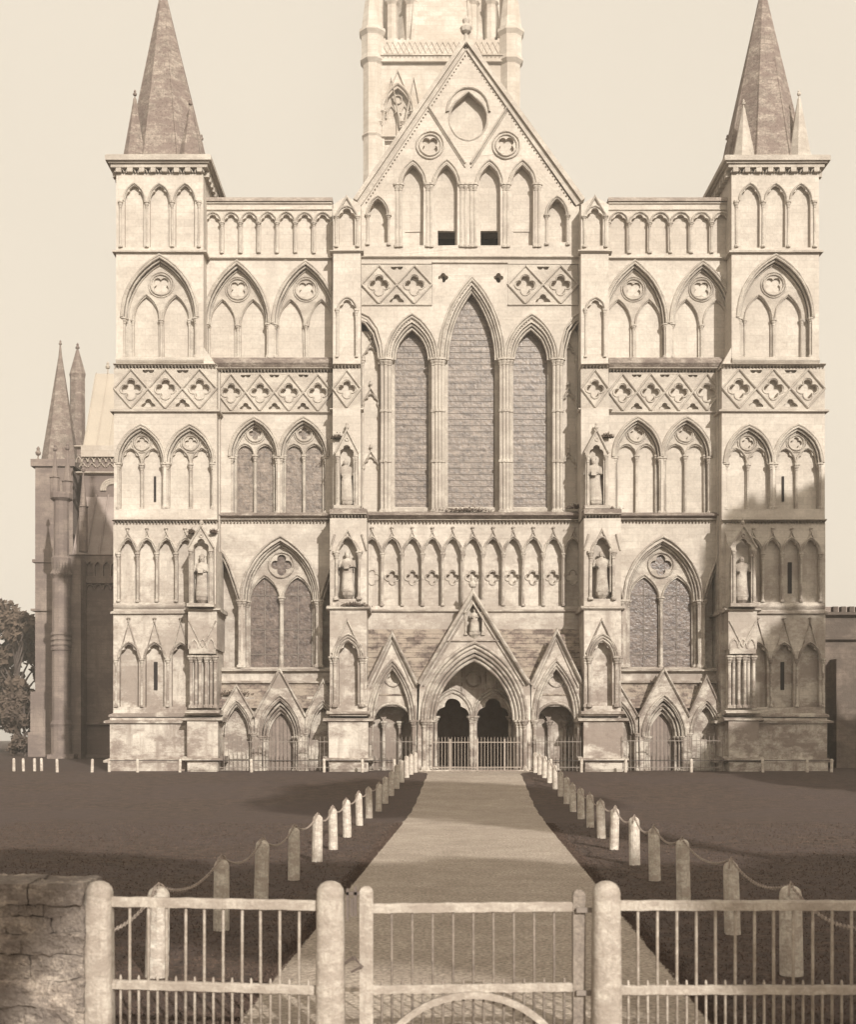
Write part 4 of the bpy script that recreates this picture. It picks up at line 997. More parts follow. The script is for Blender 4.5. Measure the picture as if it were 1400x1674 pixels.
# ------------------------------------------------------------------ statues
def statue(px, py_top, py_bot, Y, label, kind=0, seat=False):
    P = Pl(Y); X, z1 = P.xz((px, py_top)); _, z0 = P.xz((px, py_bot)); h = z1-z0; rr = random.Random(int(px*7+py_top))
    bm = NB(); n = 20; rows = []
    prof = [(0, .17, .13), (.05, .165, .13), (.25, .145, .115), (.45, .135, .10), (.56, .125, .09), (.66, .15, .095), (.76, .165, .095), (.82, .13, .08), (.845, .05, .05), (.87, .045, .05)]
    if seat: prof = [(0, .22, .24), (.05, .21, .25), (.3, .2, .26), (.42, .2, .24), (.48, .15, .12), (.66, .16, .11), (.76, .18, .10), (.82, .13, .08), (.845, .05, .05), (.87, .045, .05)]
    ph = rr.random()*6; lean = rr.uniform(-.02, .02)
    for t, a, b in prof:
        fold = .10*(1-t)*1.1
        rows.append([bm.verts.new((X+h*(lean*t*3+a*math.cos(u)*(1+fold*math.sin(9*u+ph+t*3))), Y+h*(b*math.sin(u)*(1+fold*math.sin(9*u+ph))-(.04 if seat and t < .45 else 0)), z0+h*t)) for u in [2*math.pi*i/n for i in range(n)]])
    for A, B in zip(rows, rows[1:]):
        for i in range(n): bm.faces.new((A[i], A[(i+1) % n], B[(i+1) % n], B[i]))
    bm.faces.new(rows[0]); bm.faces.new(rows[-1])
    hx = X+h*lean*3
    lathe(bm, hx, Y-.01, [(z0+h*.85, h*.03), (z0+h*.875, h*.058), (z0+h*.92, h*.066), (z0+h*.96, h*.062), (z0+h*.99, h*.03), (z0+h, .01)], 10, sx=.9, sy=1.1)
    lathe(bm, hx, Y-h*.075, [(z0+h*.905, h*.008), (z0+h*.915, h*.014), (z0+h*.935, h*.006)], 5)        # nose
    if kind == 1: lathe(bm, hx, Y, [(z0+h*.955, h*.062), (z0+h*1.0, h*.075), (z0+h*1.06, h*.01)], 8, sx=1, sy=.6)   # mitre
    for s in (-1, 1):
        sh = Vector((hx+s*h*.15, Y, z0+h*.79)); el = Vector((hx+s*h*.19, Y-h*.03, z0+h*.62)); ha = Vector((hx+s*h*(.07 if kind != 2 or s < 0 else .2), Y-h*.13, z0+h*(.64 if s > 0 else .60)))
        tube(bm, [sh, el, ha], [h*.045, h*.042, h*.03], 8)
    bmesh.ops.recalc_face_normals(bm, faces=bm.faces)
    root = empty('statue', (X, Y, z0)); tag(root, label, 'statue', 'carved figures standing in the niches')
    link('figure', bm, ST_O, root, smooth=True)
    if kind != 0:
        c = NB()
        if kind == 2: tube(c, [Vector((hx+h*.2, Y-h*.13, z0)), Vector((hx+h*.2, Y-h*.13, z0+h*.95))], [.03, .03], 6); lathe(c, hx+h*.2, Y-h*.13, [(z0+h*.95, .03), (z0+h*1.0, .08), (z0+h*1.05, .02)], 6)
        else: box(c, hx-h*.07, hx+h*.05, Y-h*.19, Y-h*.13, z0+h*.58, z0+h*.70)
        link('staff' if kind == 2 else 'book', c, ST_O, root)
    pd = NB(); lathe(pd, X, Y, [(z0-.3, .12), (z0-.12, .3), (z0, .32)], 8); link('pedestal', pd, ST_O, root)
statue(618.3, 770, 812, PM.Y-.22, 'weathered robed statue in the gabled niche left of the tall lancets', 2)
statue(864.3, 769, 812, PM.Y-.22, 'weathered robed statue in the gabled niche right of the tall lancets', 1)
statue(618.5, 862, 902, PB.Y+.12, 'weathered robed statue left of the eleven-bay arcade', 1)
statue(870.5, 861, 902, PB.Y+.12, 'weathered robed statue right of the eleven-bay arcade, holding a staff', 2)
statue(474.3, 866, 907, PB.Y-.22, 'robed statue in the sunlit gabled niche of the left turret', 1)
statue(1008.5, 866, 907, PB.Y-.22, 'robed statue in the shaded gabled niche of the right turret', 2)
statue(743.8, 918, 941, PP.Y+.12, 'seated statue in the gable above the great porch arch', 0, True)

# ------------------------------------------------------------------ iron railings before the doors
def railing(x0, x1, ytop, Y, label, step, gate=None, m=IRON_M):
    P = Pl(Y); a, zt = P.xz((x0, ytop)); b, _ = P.xz((x1, ytop)); g = gz(Y)+.02
    root = empty('iron_railing', ((a+b)/2, Y, g)); tag(root, label, 'railing', 'iron railings before the church doors')
    r = NB(); box(r, a, b, Y-.015, Y+.015, zt-.27, zt-.235); link('top_rail', r, m, root)
    r = NB(); box(r, a, b, Y-.015, Y+.015, g+.15, g+.185); link('bottom_rail', r, m, root)
    n = max(2, int((b-a)/step)); first = None
    for i in range(n+1):
        x = a+(b-a)*i/n
        if first is None:
            k = NB(); tube(k, [Vector((x, Y-.0, g)), Vector((x, Y, zt-.08)), Vector((x, Y, zt))], [.015, .015, .004], 5); first = link('bar', k, m, root); base = first.location.copy()
        else:
            c = first.copy(); COL.objects.link(c); c.parent = root; c.location = base+Vector((x-a, 0, 0))
    if gate:
        for xx in gate:
            X = P.xz((xx, 0))[0]; k = NB(); box(k, X-.035, X+.035, Y-.035, Y+.035, g, zt-.1); link('standard', k, m, root)
railing(702, 790, 1044.5, 56.0, 'tall iron railing with gates across the great porch arch', .145, (720, 747, 774), IRON_L)
railing(640, 688, 1044, 55.9, 'iron railing across the arch left of the great porch', .17)
railing(800, 853, 1044, 55.9, 'iron railing across the arch right of the great porch', .17)
railing(491.5, 599.5, 1044, 55.6, 'long iron railing before the left side door', .19)
railing(890.5, 990, 1043, 55.6, 'long iron railing before the right side door', .19)

# ------------------------------------------------------------------ low white posts along the foot of the front
def post_proto(name, h, r, m=PAINT_W):
    bm = NB(); n = 12
    lathe(bm, 0, 0, [(-.25, r*1.0), (h*.0, r), (h*.5, r*.98), (h-r*1.0, r*.95), (h-r*.62, r*.90), (h-r*.34, r*.76), (h-r*.12, r*.50), (h, r*.10)], n, rot=math.pi/8)
    bmesh.ops.recalc_face_normals(bm, faces=bm.faces)
    me = bpy.data.meshes.new(name); bm.to_mesh(me); bm.free(); me.materials.append(m); return me
ordn = ['first', 'second', 'third', 'fourth', 'fifth', 'sixth', 'seventh', 'eighth', 'ninth', 'tenth', 'eleventh', 'twelfth', 'thirteenth', 'fourteenth', 'fifteenth', 'sixteenth', 'seventeenth', 'eighteenth', 'nineteenth', 'twentieth']
lowm = post_proto('low_post', .60, .07)
LX = [287.5, 297, 308, 315, 330.5, 365, 382, 410, 452, 523, 595, 633, 665]; RX = [820, 850, 894, 959, 1030, 1074, 1098]
for side, lst in (('left', LX[::-1]), ('right', RX)):
    for i, px in enumerate(lst):
        Y = 54.6+(1.5 if px < 320 else 0)+(.4 if px in (315, 382) else 0)
        o = bpy.data.objects.new('low_post', lowm); COL.objects.link(o); o.location = ((px-CX)*Y/F, Y, gz(Y)); o.rotation_euler = (rnd.uniform(-.03, .03), rnd.uniform(-.04, .04), rnd.random())
        tag(o, 'low white post at the foot of the front, %s to the %s of the path' % (ordn[i], side), 'post', 'low white posts along the foot of the front')
for (pa, pb, lab) in ((382, 665, 'thin wire rail strung along the low posts left of the path'), (820, 1098, 'thin wire rail strung along the low posts right of the path')):
    bm = NB(); tube(bm, [Vector(((p-CX)*54.6/F, 54.6, gz(54.6)+.52)) for p in (pa, (pa+pb)/2, pb)], [.016]*3, 5)
    tag(link('wire_rail', bm, IRON), lab, 'rail')

# ------------------------------------------------------------------ posts and chains beside the path
postm = [post_proto('chain_post', .90, .105), post_proto('chain_post_worn', .88, .10)]
left = [(429, 12.27), (493, 15.2), (532.5, 17.8), (565, 20.5), (588, 23.5), (604, 26.0), (618, 29.2), (630, 33.0), (639.7, 36.0), (649, 38.9), (655.5, 41.5), (661.5, 44.0), (667, 46.4), (672, 48.7), (677, 50.8), (681.3, 52.6), (685.3, 54.2)]
right = [(1058.5, 12.35), (1000, 14.9), (951.5, 17.95), (923, 20.4), (903, 22.9), (882.4, 26.0), (870, 28.9), (859, 32.3), (850, 35.6), (842, 38.7), (835.5, 41.4), (829.5, 43.8), (824, 46.2), (818.5, 48.5), (813.5, 50.7), (808.5, 52.5), (804.5, 54.0)]
def link_mesh():
    bm = NB(); n, k = 10, 5
    ring_ = []
    for i in range(n):
        a = 2*math.pi*i/n; c = Vector((math.cos(a)*.034, math.sin(a)*.018, 0)); d = Vector((math.cos(a), math.sin(a), 0))
        ring_.append([bm.verts.new(c+d*math.cos(2*math.pi*j/k)*.0048+Vector((0, 0, math.sin(2*math.pi*j/k)*.0048))) for j in range(k)])
    for i in range(n):
        for j in range(k): bm.faces.new((ring_[i][j], ring_[(i+1) % n][j], ring_[(i+1) % n][(j+1) % k], ring_[i][(j+1) % k]))
    vs = [v.co.copy() for v in bm.verts]; bm.verts.index_update(); fs = [[v.index for v in f.verts] for f in bm.faces]; bm.free(); return vs, fs
LV, LF = link_mesh()
def chain_span(V, Fc, a, b, sag):
    L = (b-a).length; n = int(L*1.06/.055)
    prev = None
    for i in range(n+1):
        t = i/n; p = a.lerp(b, t); p.z -= sag*4*t*(1-t)
        if prev is not None:
            d = (p-prev).normalized(); m = (p+prev)/2; up = Vector((0, 0, 1)); s = d.cross(up).normalized(); u = s.cross(d)
            if i % 2: s, u = u, -s
            base = len(V)
            for v in LV: V.append(m+d*v.x+s*v.y+u*v.z)
            for f in Fc: pass
            for f in LF: FC.append([q+base for q in f])
        prev = p
for side, lst in (('left', left), ('right', right)):
    V = []; FC = []; tops = []
    for i, (px, Y) in enumerate(lst):
        X = (px-CX)*Y/F; o = bpy.data.objects.new('chain_post', postm[i % 2]); COL.objects.link(o)
        o.location = (X, Y, gz(Y)); tilt = rnd.uniform(-.03, .03); o.rotation_euler = (rnd.uniform(-.02, .02), tilt, rnd.random()*.4)
        if i == 0: o.scale = (1.12, 1.12, 1.0)
        tops.append(Vector((X+tilt*.9, Y, gz(Y)+.905)))
        tag(o, 'white round-headed post carrying a chain, %s from the gate on the %s of the path' % (ordn[i], side), 'post', 'white chain posts lining the path')
    st = Vector((tops[0].x+(tops[0].x-tops[1].x)*.95, tops[0].y-2.4, .86)); pts = [st]+tops
    for a, b in zip(pts, pts[1:]): chain_span(V, FC, a, b, .17+rnd.uniform(-.02, .04))
    for i, tp in enumerate(tops[:12]):
        bmc = NB(); tube(bmc, [tp+Vector((-.05, -.09, -.10)), tp+Vector((-.03, -.05, .0)), tp+Vector((.0, 0, .03)), tp+Vector((.03, .05, .0)), tp+Vector((.05, .09, -.10))], [.011]*5, 5)
        b0 = len(V); bmc.verts.index_update(); V += [v.co.copy() for v in bmc.verts]; FC += [[b0+v.index for v in f.verts] for f in bmc.faces]; bmc.free()
    me = bpy.data.meshes.new('chain'); me.from_pydata([tuple(v) for v in V], [], FC); me.materials.append(CHAINM)
    ch = bpy.data.objects.new('chain', me); COL.objects.link(ch)
    tag(ch, 'iron chain slung between the white posts on the %s of the path' % side, 'chain', 'iron chains slung along the path')
    o = bpy.data.objects.new('chain_post', postm[0]); COL.objects.link(o); o.location = (st.x, st.y, 0); o.scale = (1.12, 1.12, .95)
    tag(o, 'white post right behind the %s fence, nearest of its row' % side, 'post', 'white chain posts lining the path')

# ------------------------------------------------------------------ gate and fence
PG = Pl(9.4)
def fpost(px, Y, label, w=.105, top=1187):
    P = Pl(Y); X, zt = P.xz((px, top)); bm = NB()
    def ringp(z, r, pw): # rounded square section
        out = []
        for i in range(20):
            a = 2*math.pi*i/20; c, s = math.cos(a), math.sin(a); k = (abs(c)**pw+abs(s)**pw)**(-1/pw); out.append(bm.verts.new((X+c*k*r, Y+s*k*r, z)))
        return out
    rs = [ringp(z, r, p) for z, r, p in ((-.3, w*1.12, 5), (0.2, w*1.08, 5), (zt-.16, w, 4), (zt-.11, w*.985, 3.2), (zt-.10, w*1.02, 2.6), (zt-.06, w*.95, 2.3), (zt-.025, w*.72, 2), (zt-.006, w*.38, 2), (zt, w*.05, 2))]
    for A, B in zip(rs, rs[1:]):
        for i in range(20): bm.faces.new((A[i], A[(i+1) % 20], B[(i+1) % 20], B[i]))
    bm.faces.new(rs[0]); bm.faces.new(rs[-1])
    o = link('fence_post', bm, PAINT, None, True)
    tag(o, label, 'fence post', 'stout round-headed posts of the fence')
    return X
fpost(372, 9.62, 'stout cream post between the rubble wall and the left fence panel')
fpost(601.3, 9.4, 'stout cream post at the latch side of the gate')
fpost(874.8, 9.4, 'stout cream post at the hinge side of the gate')
fpost(1149, 9.4, 'stout cream post at the far end of the right fence panel')
def panel(xa, Ya, xb, Yb, zt, zm, label, name='picket_fence', step=.149, bottom=.10, parts_gate=False, rail_h=.075):
    A = Vector(((xa-CX)*Ya/F, Ya, 0)); B = Vector(((xb-CX)*Yb/F, Yb, 0)); L = (B-A).length; d = (B-A)/L; nrm = Vector((-d.y, d.x, 0))
    root = empty(name, (A+B)/2); tag(root, label, 'gate' if parts_gate else 'fence')
    if not parts_gate: root['group'] = 'wooden picket fence panels'
    def bar(nm, za, zb, th, top_round=True, off=0):
        bm = NB(); h = (zb-za)/2; zc = (za+zb)/2
        q = [(-th, -h), (-th, h*.6), (-th*.55, h), (th*.55, h), (th, h*.6), (th, -h)]
        NS = 24; rings = []
        for i in range(NS+1):
            p = A+d*L*i/NS; w = .002*math.sin(i*2.3)+.0015*math.sin(i*5.1)
            rings.append([bm.verts.new(p+nrm*(a+off)+Vector((0, 0, zc+z+w))) for a, z in q])
        for R0, R1 in zip(rings, rings[1:]):
            for j in range(6): bm.faces.new((R0[j], R0[(j+1) % 6], R1[(j+1) % 6], R1[j]))
        bm.faces.new(rings[0]); bm.faces.new(rings[-1]); return link(nm, bm, PAINT, root)
    bar('top_rail', zt-rail_h, zt, .032); bar('middle_rail', zm-rail_h*.9, zm, .032); bar('bottom_rail', bottom-.06, bottom, .03)
    n = int(round(L/step)); s = L/n
    def proto(z0, z1, r):
        bm = NB(); lathe(bm, 0, 0, [(z0, r), (z1-.02, r*.95), (z1, r*.4)], 7); bmesh.ops.recalc_face_normals(bm, faces=bm.faces); me = bpy.data.meshes.new('picket'); bm.to_mesh(me); bm.free(); me.materials.append(GATE_DK if parts_gate else PAINT)  # gate pickets: same paint as the fence, unlit look put into the colour
        for f in me.polygons: f.use_smooth = True
        return me
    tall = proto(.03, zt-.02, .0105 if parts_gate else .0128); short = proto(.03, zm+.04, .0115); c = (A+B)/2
    for i in range(2*n-1):
        p = A+d*s*(i+1)/2; me = tall if i % 2 else short
        if i % 2 and parts_gate: pass
        o = bpy.data.objects.new('picket', me); COL.objects.link(o); o.parent = root; o.location = p-c; o.rotation_euler = (0, rnd.uniform(-.004, .004), rnd.random())
    return root, A, B, d, nrm
zt, zm = PG.xz((0, 1206.5))[1], PG.xz((0, 1290.5))[1]
panel(384, 9.62, 589, 9.4, zt, zm, 'cream picket fence panel between the rubble wall and the gate')
panel(887, 9.4, 1137, 9.4, zt, zm, 'cream picket fence panel directly right of the gate')
panel(1161, 9.4, 1430, 9.4, zt, zm, 'cream picket fence panel farthest to the right')
# gate, hung on the right, latched on the left
gzt, gzm = PG.xz((0, 1210))[1], PG.xz((0, 1291))[1]
g, A, B, d, nrm = panel(642, 9.42, 843, 9.52, gzt, gzm, 'cream wooden picket gate with curved brace across the gravel path', 'wooden_gate', .155, .12, True, .07)
def stile(px, Y, top, w, th, m=PAINT):
    X, z = Pl(Y).xz((px, top)); bm = NB(); c = WL[g.name]
    q = [(-w, -th), (w, -th), (w, th), (-w, th)]
    rows = [(.05, 1), (z-.04, 1), (z-.015, .8), (z, .35)]
    rs = [[bm.verts.new((X+a*k, Y+b*k, zz)) for a, b in q] for zz, k in rows]
    for R0, R1 in zip(rs, rs[1:]):
        for j in range(4): bm.faces.new((R0[j], R0[(j+1) % 4], R1[(j+1) % 4], R1[j]))
    bm.faces.new(rs[0]); bm.faces.new(rs[-1]); link('stile', bm, m, g)
stile(637, 9.42, 1192.5, .052, .04); stile(847.5, 9.52, 1196, .048, .04, GATE_DK)  # right stile takes the darker gate tone
bm = NB(); cx_, cz_, rr_ = (A.x+B.x)/2-.02, None, .80
zp = PG.xz((0, 1301))[1]; cz_ = zp-rr_; pts = []
for i in range(25):
    a = math.radians(28+124*i/24); x = cx_+rr_*math.cos(a); z = cz_+rr_*math.sin(a); y = A.y+(x-A.x)/(B.x-A.x)*(B.y-A.y)-.045
    if z > .1: pts.append(Vector((x, y, z)))
rs = []
for i, p in enumerate(pts):
    t = (pts[min(i+1, len(pts)-1)]-pts[max(0, i-1)]).normalized(); u = Vector((-t.z, 0, t.x))
    rs.append([bm.verts.new(p+u*a+Vector((0, b, 0))) for a, b in ((-.026, -.02), (.026, -.02), (.026, .02), (-.026, .02))])
for R0, R1 in zip(rs, rs[1:]):
    for j in range(4): bm.faces.new((R0[j], R0[(j+1) % 4], R1[(j+1) % 4], R1[j]))
bm.faces.new(rs[0]); bm.faces.new(rs[-1]); link('curved_brace', bm, PAINT, g)
bm = NB(); P_ = Pl(9.38)
pbox(bm, P_, 617, 1195, 619.5, 1226, -.02, .02); pbox(bm, P_, 624.5, 1193, 627.5, 1222, -.02, .02); pbox(bm, P_, 617, 1198, 630, 1201, -.02, .01); pbox(bm, P_, 621, 1204, 624, 1222, -.03, .0)
tube(bm, [Vector((P_.xz((616, 1268))[0], 9.36, P_.xz((0, 1268))[1])), Vector((P_.xz((625, 1262))[0], 9.33, P_.xz((0, 1262))[1])), Vector((P_.xz((633, 1271))[0], 9.34, P_.xz((0, 1271))[1])), Vector((P_.xz((622, 1277))[0], 9.36, P_.xz((0, 1277))[1]))], [.012, .016, .014, .01], 6)
split_link('latch', bm, IRON_K, g)
bm = NB()
for yy in (1216, 1298): pbox(bm, Pl(9.46), 845, yy-2.5, 862, yy+2.5, -.02, .0)
split_link('hinge', bm, IRON_M, g)

# ------------------------------------------------------------------ rubble wall at the left
def rubble(x0, x1, y, h, label):
    """coursed blocks of uneven size with gaps, on both faces of a core"""
    rr = random.Random(5); root = empty('stone_wall', ((x0+x1)/2, y+.25, 0)); tag(root, label, 'wall')
    core = NB(); box(core, x0, x1-.03, y+.05, y+.45, -.2, h-.16); link('core', core, RUB, root)
    bm = NB(); z = -.12
    def block(a, b, z0, z1, yy, dep):
        n0 = len(bm.verts); j = lambda s=.008: rr.uniform(-s, s); rr_ = bmesh.ops.create_cube(bm, size=1)['verts']
        es = set(e for v in rr_ for e in v.link_edges)
        for v in rr_:
            v.co = Vector(((a+b)/2+v.co.x*(b-a)+j(), yy+dep/2+v.co.y*dep+j(.012), (z0+z1)/2+v.co.z*(z1-z0)+j(.006)))
        bmesh.ops.subdivide_edges(bm, edges=list(es), cuts=8, use_grid_fill=True)
        bm.verts.ensure_lookup_table()
        for v in bm.verts[n0:]: v.co += noise_vector(v.co*5)*.022+noise_vector(v.co*17)*.018+noise_vector(v.co*45)*.006
    while z < h-.22:
        hh = rr.uniform(.12, .27); hh = min(hh, h-.17-z); x = x1
        while x > x0:
            w = rr.uniform(.18, .6); a = max(x0, x-w); block(a+.002, x-.002, z+.001, z+hh-.001, y+rr.uniform(-.02, .025), .5+rr.uniform(-.01, .02)); x = a
        z += hh
    link('masonry', bm, RUB, root)
    bm = NB(); x = x1
    while x > x0:
        w = rr.uniform(.2, .5); a = max(x0, x-w); block(a+.005, x-.005, h-.17, h+rr.uniform(-.015, .0), y-.03, .58); x = a
    link('coping', bm, RUB, root)
Pw = Pl(9.55)
rubble(-6.8, Pw.xz((359, 0))[0], 9.5, Pw.xz((0, 1188))[1], 'low rubble stone wall running left from the end fence post')

# ------------------------------------------------------------------ cloister range on the right
def cloister():
    P = Pl(63); root = empty('cloister_range', (30, 63, .8)); tag(root, 'long low stone cloister building right of the cathedral front', 'building')
    b = NB(); xa = P.xz((1060, 0))[0]; zt = P.xz((0, 926))[1]; holes = []
    cs = [1150+i*88 for i in range(6)]
    for c in cs: holes.append(hole(c, 15, 1000, 972, 1052))
    slab(b, P, rect(1060, 926, 1720, 1095), holes, 0, .5); box(b, xa, P.xz((1720, 0))[0], 63.5, 71, .5, zt-.02)
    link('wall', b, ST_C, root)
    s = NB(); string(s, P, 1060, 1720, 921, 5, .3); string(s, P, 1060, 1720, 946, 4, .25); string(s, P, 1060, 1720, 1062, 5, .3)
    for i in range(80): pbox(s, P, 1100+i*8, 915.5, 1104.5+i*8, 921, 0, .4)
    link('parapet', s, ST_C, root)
    for i, c in enumerate(cs):
        w = NB(); mould(w, P, arch(c, 16.5, 1000, 969), .12, .15); slab(w, P, hole(c, 14.9, 1000, 972.3, 1052), [hole(c-7, 6, 1002, 990, 1051), hole(c+7, 6, 1002, 990, 1051)], .2, .35); wo = link('window', w, ST_O, root)
        gl = NB(); pbox(gl, P, c-15, 972, c+15, 1052, .38, .42); link('glass', gl, GLASS_D, wo)
        bt = NB(); X = P.xz((c-44, 0))[0]; box(bt, X-.5, X+.5, 62.0, 63, .4, zt-2.2); box(bt, X-.6, X+.6, 61.7, 63, .4, 3.2); link('buttress', bt, ST_C, root)
    r = NB(); v = [r.verts.new(q) for q in ((xa, 64, zt-.1), (40+20, 64, zt-.1), (60, 67.5, zt+1.0), (xa, 67.5, zt+1.0))]; r.faces.new(v); link('roof', r, LEAD, root)
    ch = NB(); q = P.xz((1106, 912)); box(ch, q[0]-.7, q[0]+.35, 65, 66, zt-1, q[1]); link('chimney', ch, ST_N, root)
cloister()

# ------------------------------------------------------------------ trees
def tree(x, y, h, cr, label, seed, m=LEAF, dens=9000, leaf=.28, base=.3, cat='tree', group=None, nm='broadleaf_tree', squash=1.0):
    rr = random.Random(seed); z0 = gz(y); root = empty(nm, (x, y, z0)); tag(root, label, cat, group)
    bm = NB(); top = Vector((x+rr.uniform(-.4, .4), y, z0+h*.8)); tr = h*.022
    tube(bm, [Vector((x, y, z0-.3)), Vector((x+.1, y, z0+h*.15)), Vector((x-.1, y+.1, z0+h*.45)), top], [tr*1.5, tr, tr*.75, tr*.2], 8)
    clumps = []
    for i in range(26):
        t = rr.uniform(base+.03, .93); a = rr.random()*6.283; f = (1-((t-base-.28)/(1.02-base-.28))**2) if t > base+.28 else (.55+.45*(t-base)/.28)
        r = cr*math.sqrt(max(.05, f))*rr.uniform(.45, .82)
        c = Vector((x+math.cos(a)*r, y+math.sin(a)*r*squash, z0+h*t)); clumps.append((c, cr*rr.uniform(.26, .42)))
        st = Vector((x, y, z0+h*max(.15, t-.25))); tube(bm, [st, st.lerp(c, .5)+Vector((0, 0, .2)), c], [tr*.45, tr*.28, tr*.08], 5)
    clumps.append((Vector((x, y, z0+h*.9)), cr*.35))
    link('trunk', bm, BARK, root)
    V, Fc = [], []; n = int(dens/len(clumps))
    for c, r in clumps:
        for _ in range(n):
            d = Vector((rr.gauss(0, 1), rr.gauss(0, 1), rr.gauss(0, 1))).normalized()*r*(rr.random()**.45); d.z *= .75
            p = c+d; u = Vector((rr.gauss(0, 1), rr.gauss(0, 1), rr.gauss(0, 1))).normalized(); v = u.orthogonal().normalized(); s = leaf*rr.uniform(.5, 1.2)
            b = len(V); V += [p+u*s, p+v*s*.6, p-u*s, p-v*s*.6]; Fc.append((b, b+1, b+2, b+3))
    me = bpy.data.meshes.new('crown'); w0 = Vector((x, y, z0)); me.from_pydata([tuple(q-w0) for q in V], [], Fc); me.materials.append(m)
    o = bpy.data.objects.new('crown', me); COL.objects.link(o); o.parent = root
# beyond the church on the left
for i, (px, Y, top, cr, lab) in enumerate(((290, 118, 912, 3.4, 'dark bushy tree just left of the transept turret'), (262, 125, 905, 4.6, 'dark round tree, second to the left of the transept'),
        (225, 140, 918, 5, 'low broad tree standing between two taller ones left of the church'), (178, 120, 896, 5.5, 'tallest dark tree on the left beyond the lawn'),
        (128, 135, 914, 5, 'russet round tree right of the leftmost pair'), (78, 125, 902, 5.2, 'dark full tree second from the left edge'), (24, 130, 908, 5.4, 'dark tree at the left edge beyond the lawn'))):
    h = (1044-top)*Y/F+2.4-.8
    tree((px-CX)*Y/F, Y, h, cr, lab, 40+i, LEAF3 if i < 2 else LEAF2 if i == 4 else LEAF, 5000, .35, .12, group='trees beyond the lawn on the left')
# clipped shrubs at the foot of the transept
tree((298-CX)*100/F, 100, 5.2, 1.9, 'bushy shrub beside the transept turret', 61, LEAF, 2500, .2, .05, 'shrub', nm='garden_shrub')
# trees beside and behind the viewpoint; they throw the shade on the lawn and on the right turret
def caster(tx, ty, tz, dist, cr, h_extra, label, seed, dens=14000, **k):
    a = R(SUN_AZ); x = tx+dist*math.sin(a); y = ty-dist*math.cos(a); z = tz+dist*math.tan(R(SUN_EL)); tree(x, y, z+h_extra-gz(y), cr, label, seed, LEAF, dens, .34, **k)
caster(18.3, 57, 8.6, 40, 7.0, 5.4, 'big broadleaf tree on the lawn well to the right of the church front', 71, 40000, base=.22)
caster(16.5, 56, 3.2, 34, 4.6, 2.6, 'shorter bushy tree on the lawn far to the right of the church front', 78, 16000, base=.5)
caster(-7.5, 18.1, 0, 44, 6.0, 2.0, 'tall tree behind the viewpoint on its right', 72, 16000, base=.86)
caster(.8, 17.8, 0, 46, 5.4, 1.7, 'tall tree behind the viewpoint, close to the others', 75, 16000, base=.87)
caster(8.6, 18.4, 0, 44, 5.5, 1.8, 'tall tree behind the viewpoint, farther right', 73, 16000, base=.86)
caster(-16.5, 23.0, 0, 44, 5.2, 1.6, 'tall tree behind the viewpoint, nearest the road', 74, 14000, base=.86)
caster(-1, 46.5, 0, 70, 7, .8, 'distant tall elm far behind the viewpoint', 76, base=.90)

# ivy and weeds on the ledges
def weeds(cx, cy, Y, w, label, seed):
    rr = random.Random(seed); P = Pl(Y); V, Fc = [], []
    X, Z = P.xz((cx, cy))
    for _ in range(520):
        p = Vector((X+rr.gauss(0, w), Y+rr.uniform(-.15, .2), Z+abs(rr.gauss(0, .07)))); u = Vector((rr.gauss(0, 1), rr.gauss(0, 1), rr.gauss(0, 1))).normalized(); v = u.orthogonal(); s = rr.uniform(.015, .045)
        b = len(V); V += [p+u*s, p+v*s, p-u*s, p-v*s]; Fc.append((b, b+1, b+2, b+3))
    me = bpy.data.meshes.new('weeds'); me.from_pydata([tuple(q) for q in V], [], Fc); me.materials.append(LEAF); o = bpy.data.objects.new('wall_weeds', me); COL.objects.link(o); tag(o, label, 'plant')
weeds(618, 819, PM.Y-.4, .3, 'dark weeds on the ledge under the upper statue of the left buttress', 1)
weeds(870, 819.5, PM.Y-.4, .35, 'dark weeds on the ledge under the upper statue of the right buttress', 2)
weeds(624, 915, PB.Y-.1, .25, 'dark weeds on the lower ledge of the left buttress', 3)
weeds(735, 821, YW-.3, .55, 'dark weeds on the sill below the middle tall lancet', 5)
weeds(845, 818, YW-.3, .2, 'dark weeds at the right end of the sill below the tall lancets', 6)
weeds(463.5, 843, PB.Y+.35, .06, 'dark weeds left of the gabled niche on the left turret', 7)
weeds(485, 843, PB.Y+.35, .06, 'dark weeds right of the gabled niche on the left turret', 8)
weeds(505, 1003, 57.3, .35, 'dark moss on the little roof at the left end of the left side porch', 9)
weeds(876, 748, PM.Y-.15, .14, 'dark tuft beside the upper niche of the right buttress', 10)
weeds(608, 749, PM.Y-.15, .14, 'dark tuft beside the upper niche of the left buttress', 4)

# grass blades on the nearer lawn
def grass():
    rr = random.Random(3); V, Fc = [], []
    for _ in range(120000):
        t = rr.random(); Y = 9.9+24*t**1.6; X = rr.uniform(-.62, .62)*Y
        c = path_x(Y)
        if abs(X-c) < 2.02: continue
        if rr.random() < .25: X = c+(1.97+abs(rr.gauss(0, .10)))*(1 if X > c else -1)
        z = gz(Y); h = rr.uniform(.012, .034); a = rr.random()*6.283; w = .003+Y*.0004; lx, ly = rr.gauss(0, .016), rr.gauss(0, .016)
        b = len(V); V += [(X-math.cos(a)*w, Y-math.sin(a)*w, z), (X+math.cos(a)*w, Y+math.sin(a)*w, z), (X+lx, Y+ly, z+h)]; Fc.append((b, b+1, b+2))
    me = bpy.data.meshes.new('grass'); me.from_pydata(V, [], Fc); me.materials.append(BLADE); o = bpy.data.objects.new('grass', me); COL.objects.link(o)
    tag(o, 'short grass of the near lawn either side of the path', 'grass', kind='stuff')
grass()

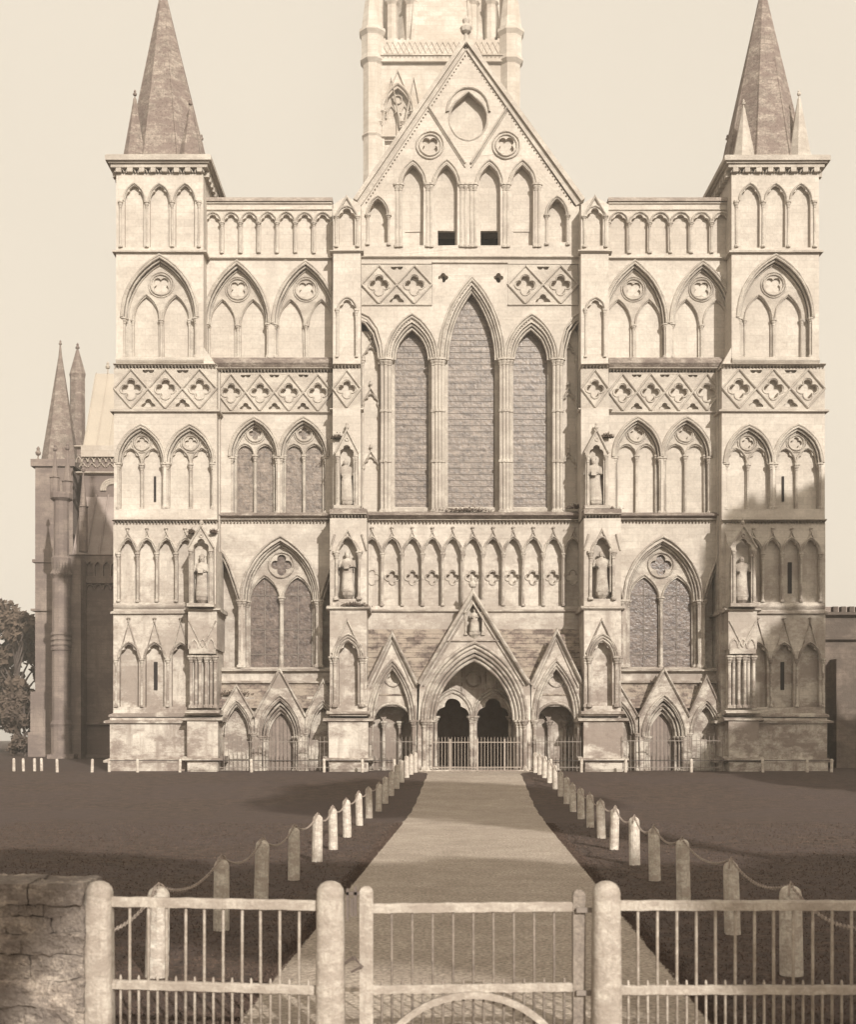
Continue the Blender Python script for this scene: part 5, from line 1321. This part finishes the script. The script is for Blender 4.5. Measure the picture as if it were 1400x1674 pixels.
def pebbles():
    rr = random.Random(9); V, Fc = [], []
    for _ in range(5200):
        Y = rr.uniform(4.3, 9.6); X = rr.uniform(-.62, .62)*Y; r = abs(rr.gauss(0, .007))+.004; b = len(V); z = .012
        a0 = rr.random()*6
        for j in range(5): V.append((X+math.cos(a0+j*1.257)*r*rr.uniform(.8, 1.3), Y+math.sin(a0+j*1.257)*r, z))
        V.append((X, Y, z+r*.8))
        for j in range(5): Fc.append((b+j, b+(j+1) % 5, b+5))
    me = bpy.data.meshes.new('pebbles'); me.from_pydata(V, [], Fc); me.materials.append(ROADM); o = bpy.data.objects.new('pebbles', me); COL.objects.link(o)
    tag(o, 'loose pebbles scattered over the road before the gate', 'pebbles', kind='stuff')
    V, Fc = [], []
    for _ in range(9000):
        X = rr.uniform(-6.5, 6.5); 
        if -.45 < X < 1.35 and rr.random() < .85: continue
        Y = 9.42+rr.gauss(-.02, .07)*(1+.6*math.sin(X*5)); h = abs(rr.gauss(.03, .035))+.01; a = rr.random()*6.283; w = .006; b = len(V)
        V += [(X-math.cos(a)*w, Y-math.sin(a)*w, 0), (X+math.cos(a)*w, Y+math.sin(a)*w, 0), (X+rr.gauss(0, .02), Y+rr.gauss(0, .02), h)]; Fc.append((b, b+1, b+2))
    me = bpy.data.meshes.new('verge_grass'); me.from_pydata(V, [], Fc); me.materials.append(BLADE); o = bpy.data.objects.new('verge_grass', me); COL.objects.link(o)
    tag(o, 'rough grass growing along the foot of the fence and wall', 'grass', kind='stuff')
pebbles()

# ------------------------------------------------------------------ hazy air
hb = NB(); box(hb, -265, 265, -92, 425, -1.5, 132)
hm = bpy.data.materials.new('hazy air'); hm.use_nodes = True
hn = hm.node_tree.nodes; hn.remove(hn['Principled BSDF']); pv = hn.new('ShaderNodeVolumePrincipled')
pv.inputs['Color'].default_value = (.95, .90, .82, 1); pv.inputs['Density'].default_value = .0013; pv.inputs['Anisotropy'].default_value = .2
hm.node_tree.links.new(pv.outputs[0], hn['Material Output'].inputs['Volume'])
tag(link('haze', hb, hm), kind='stuff')
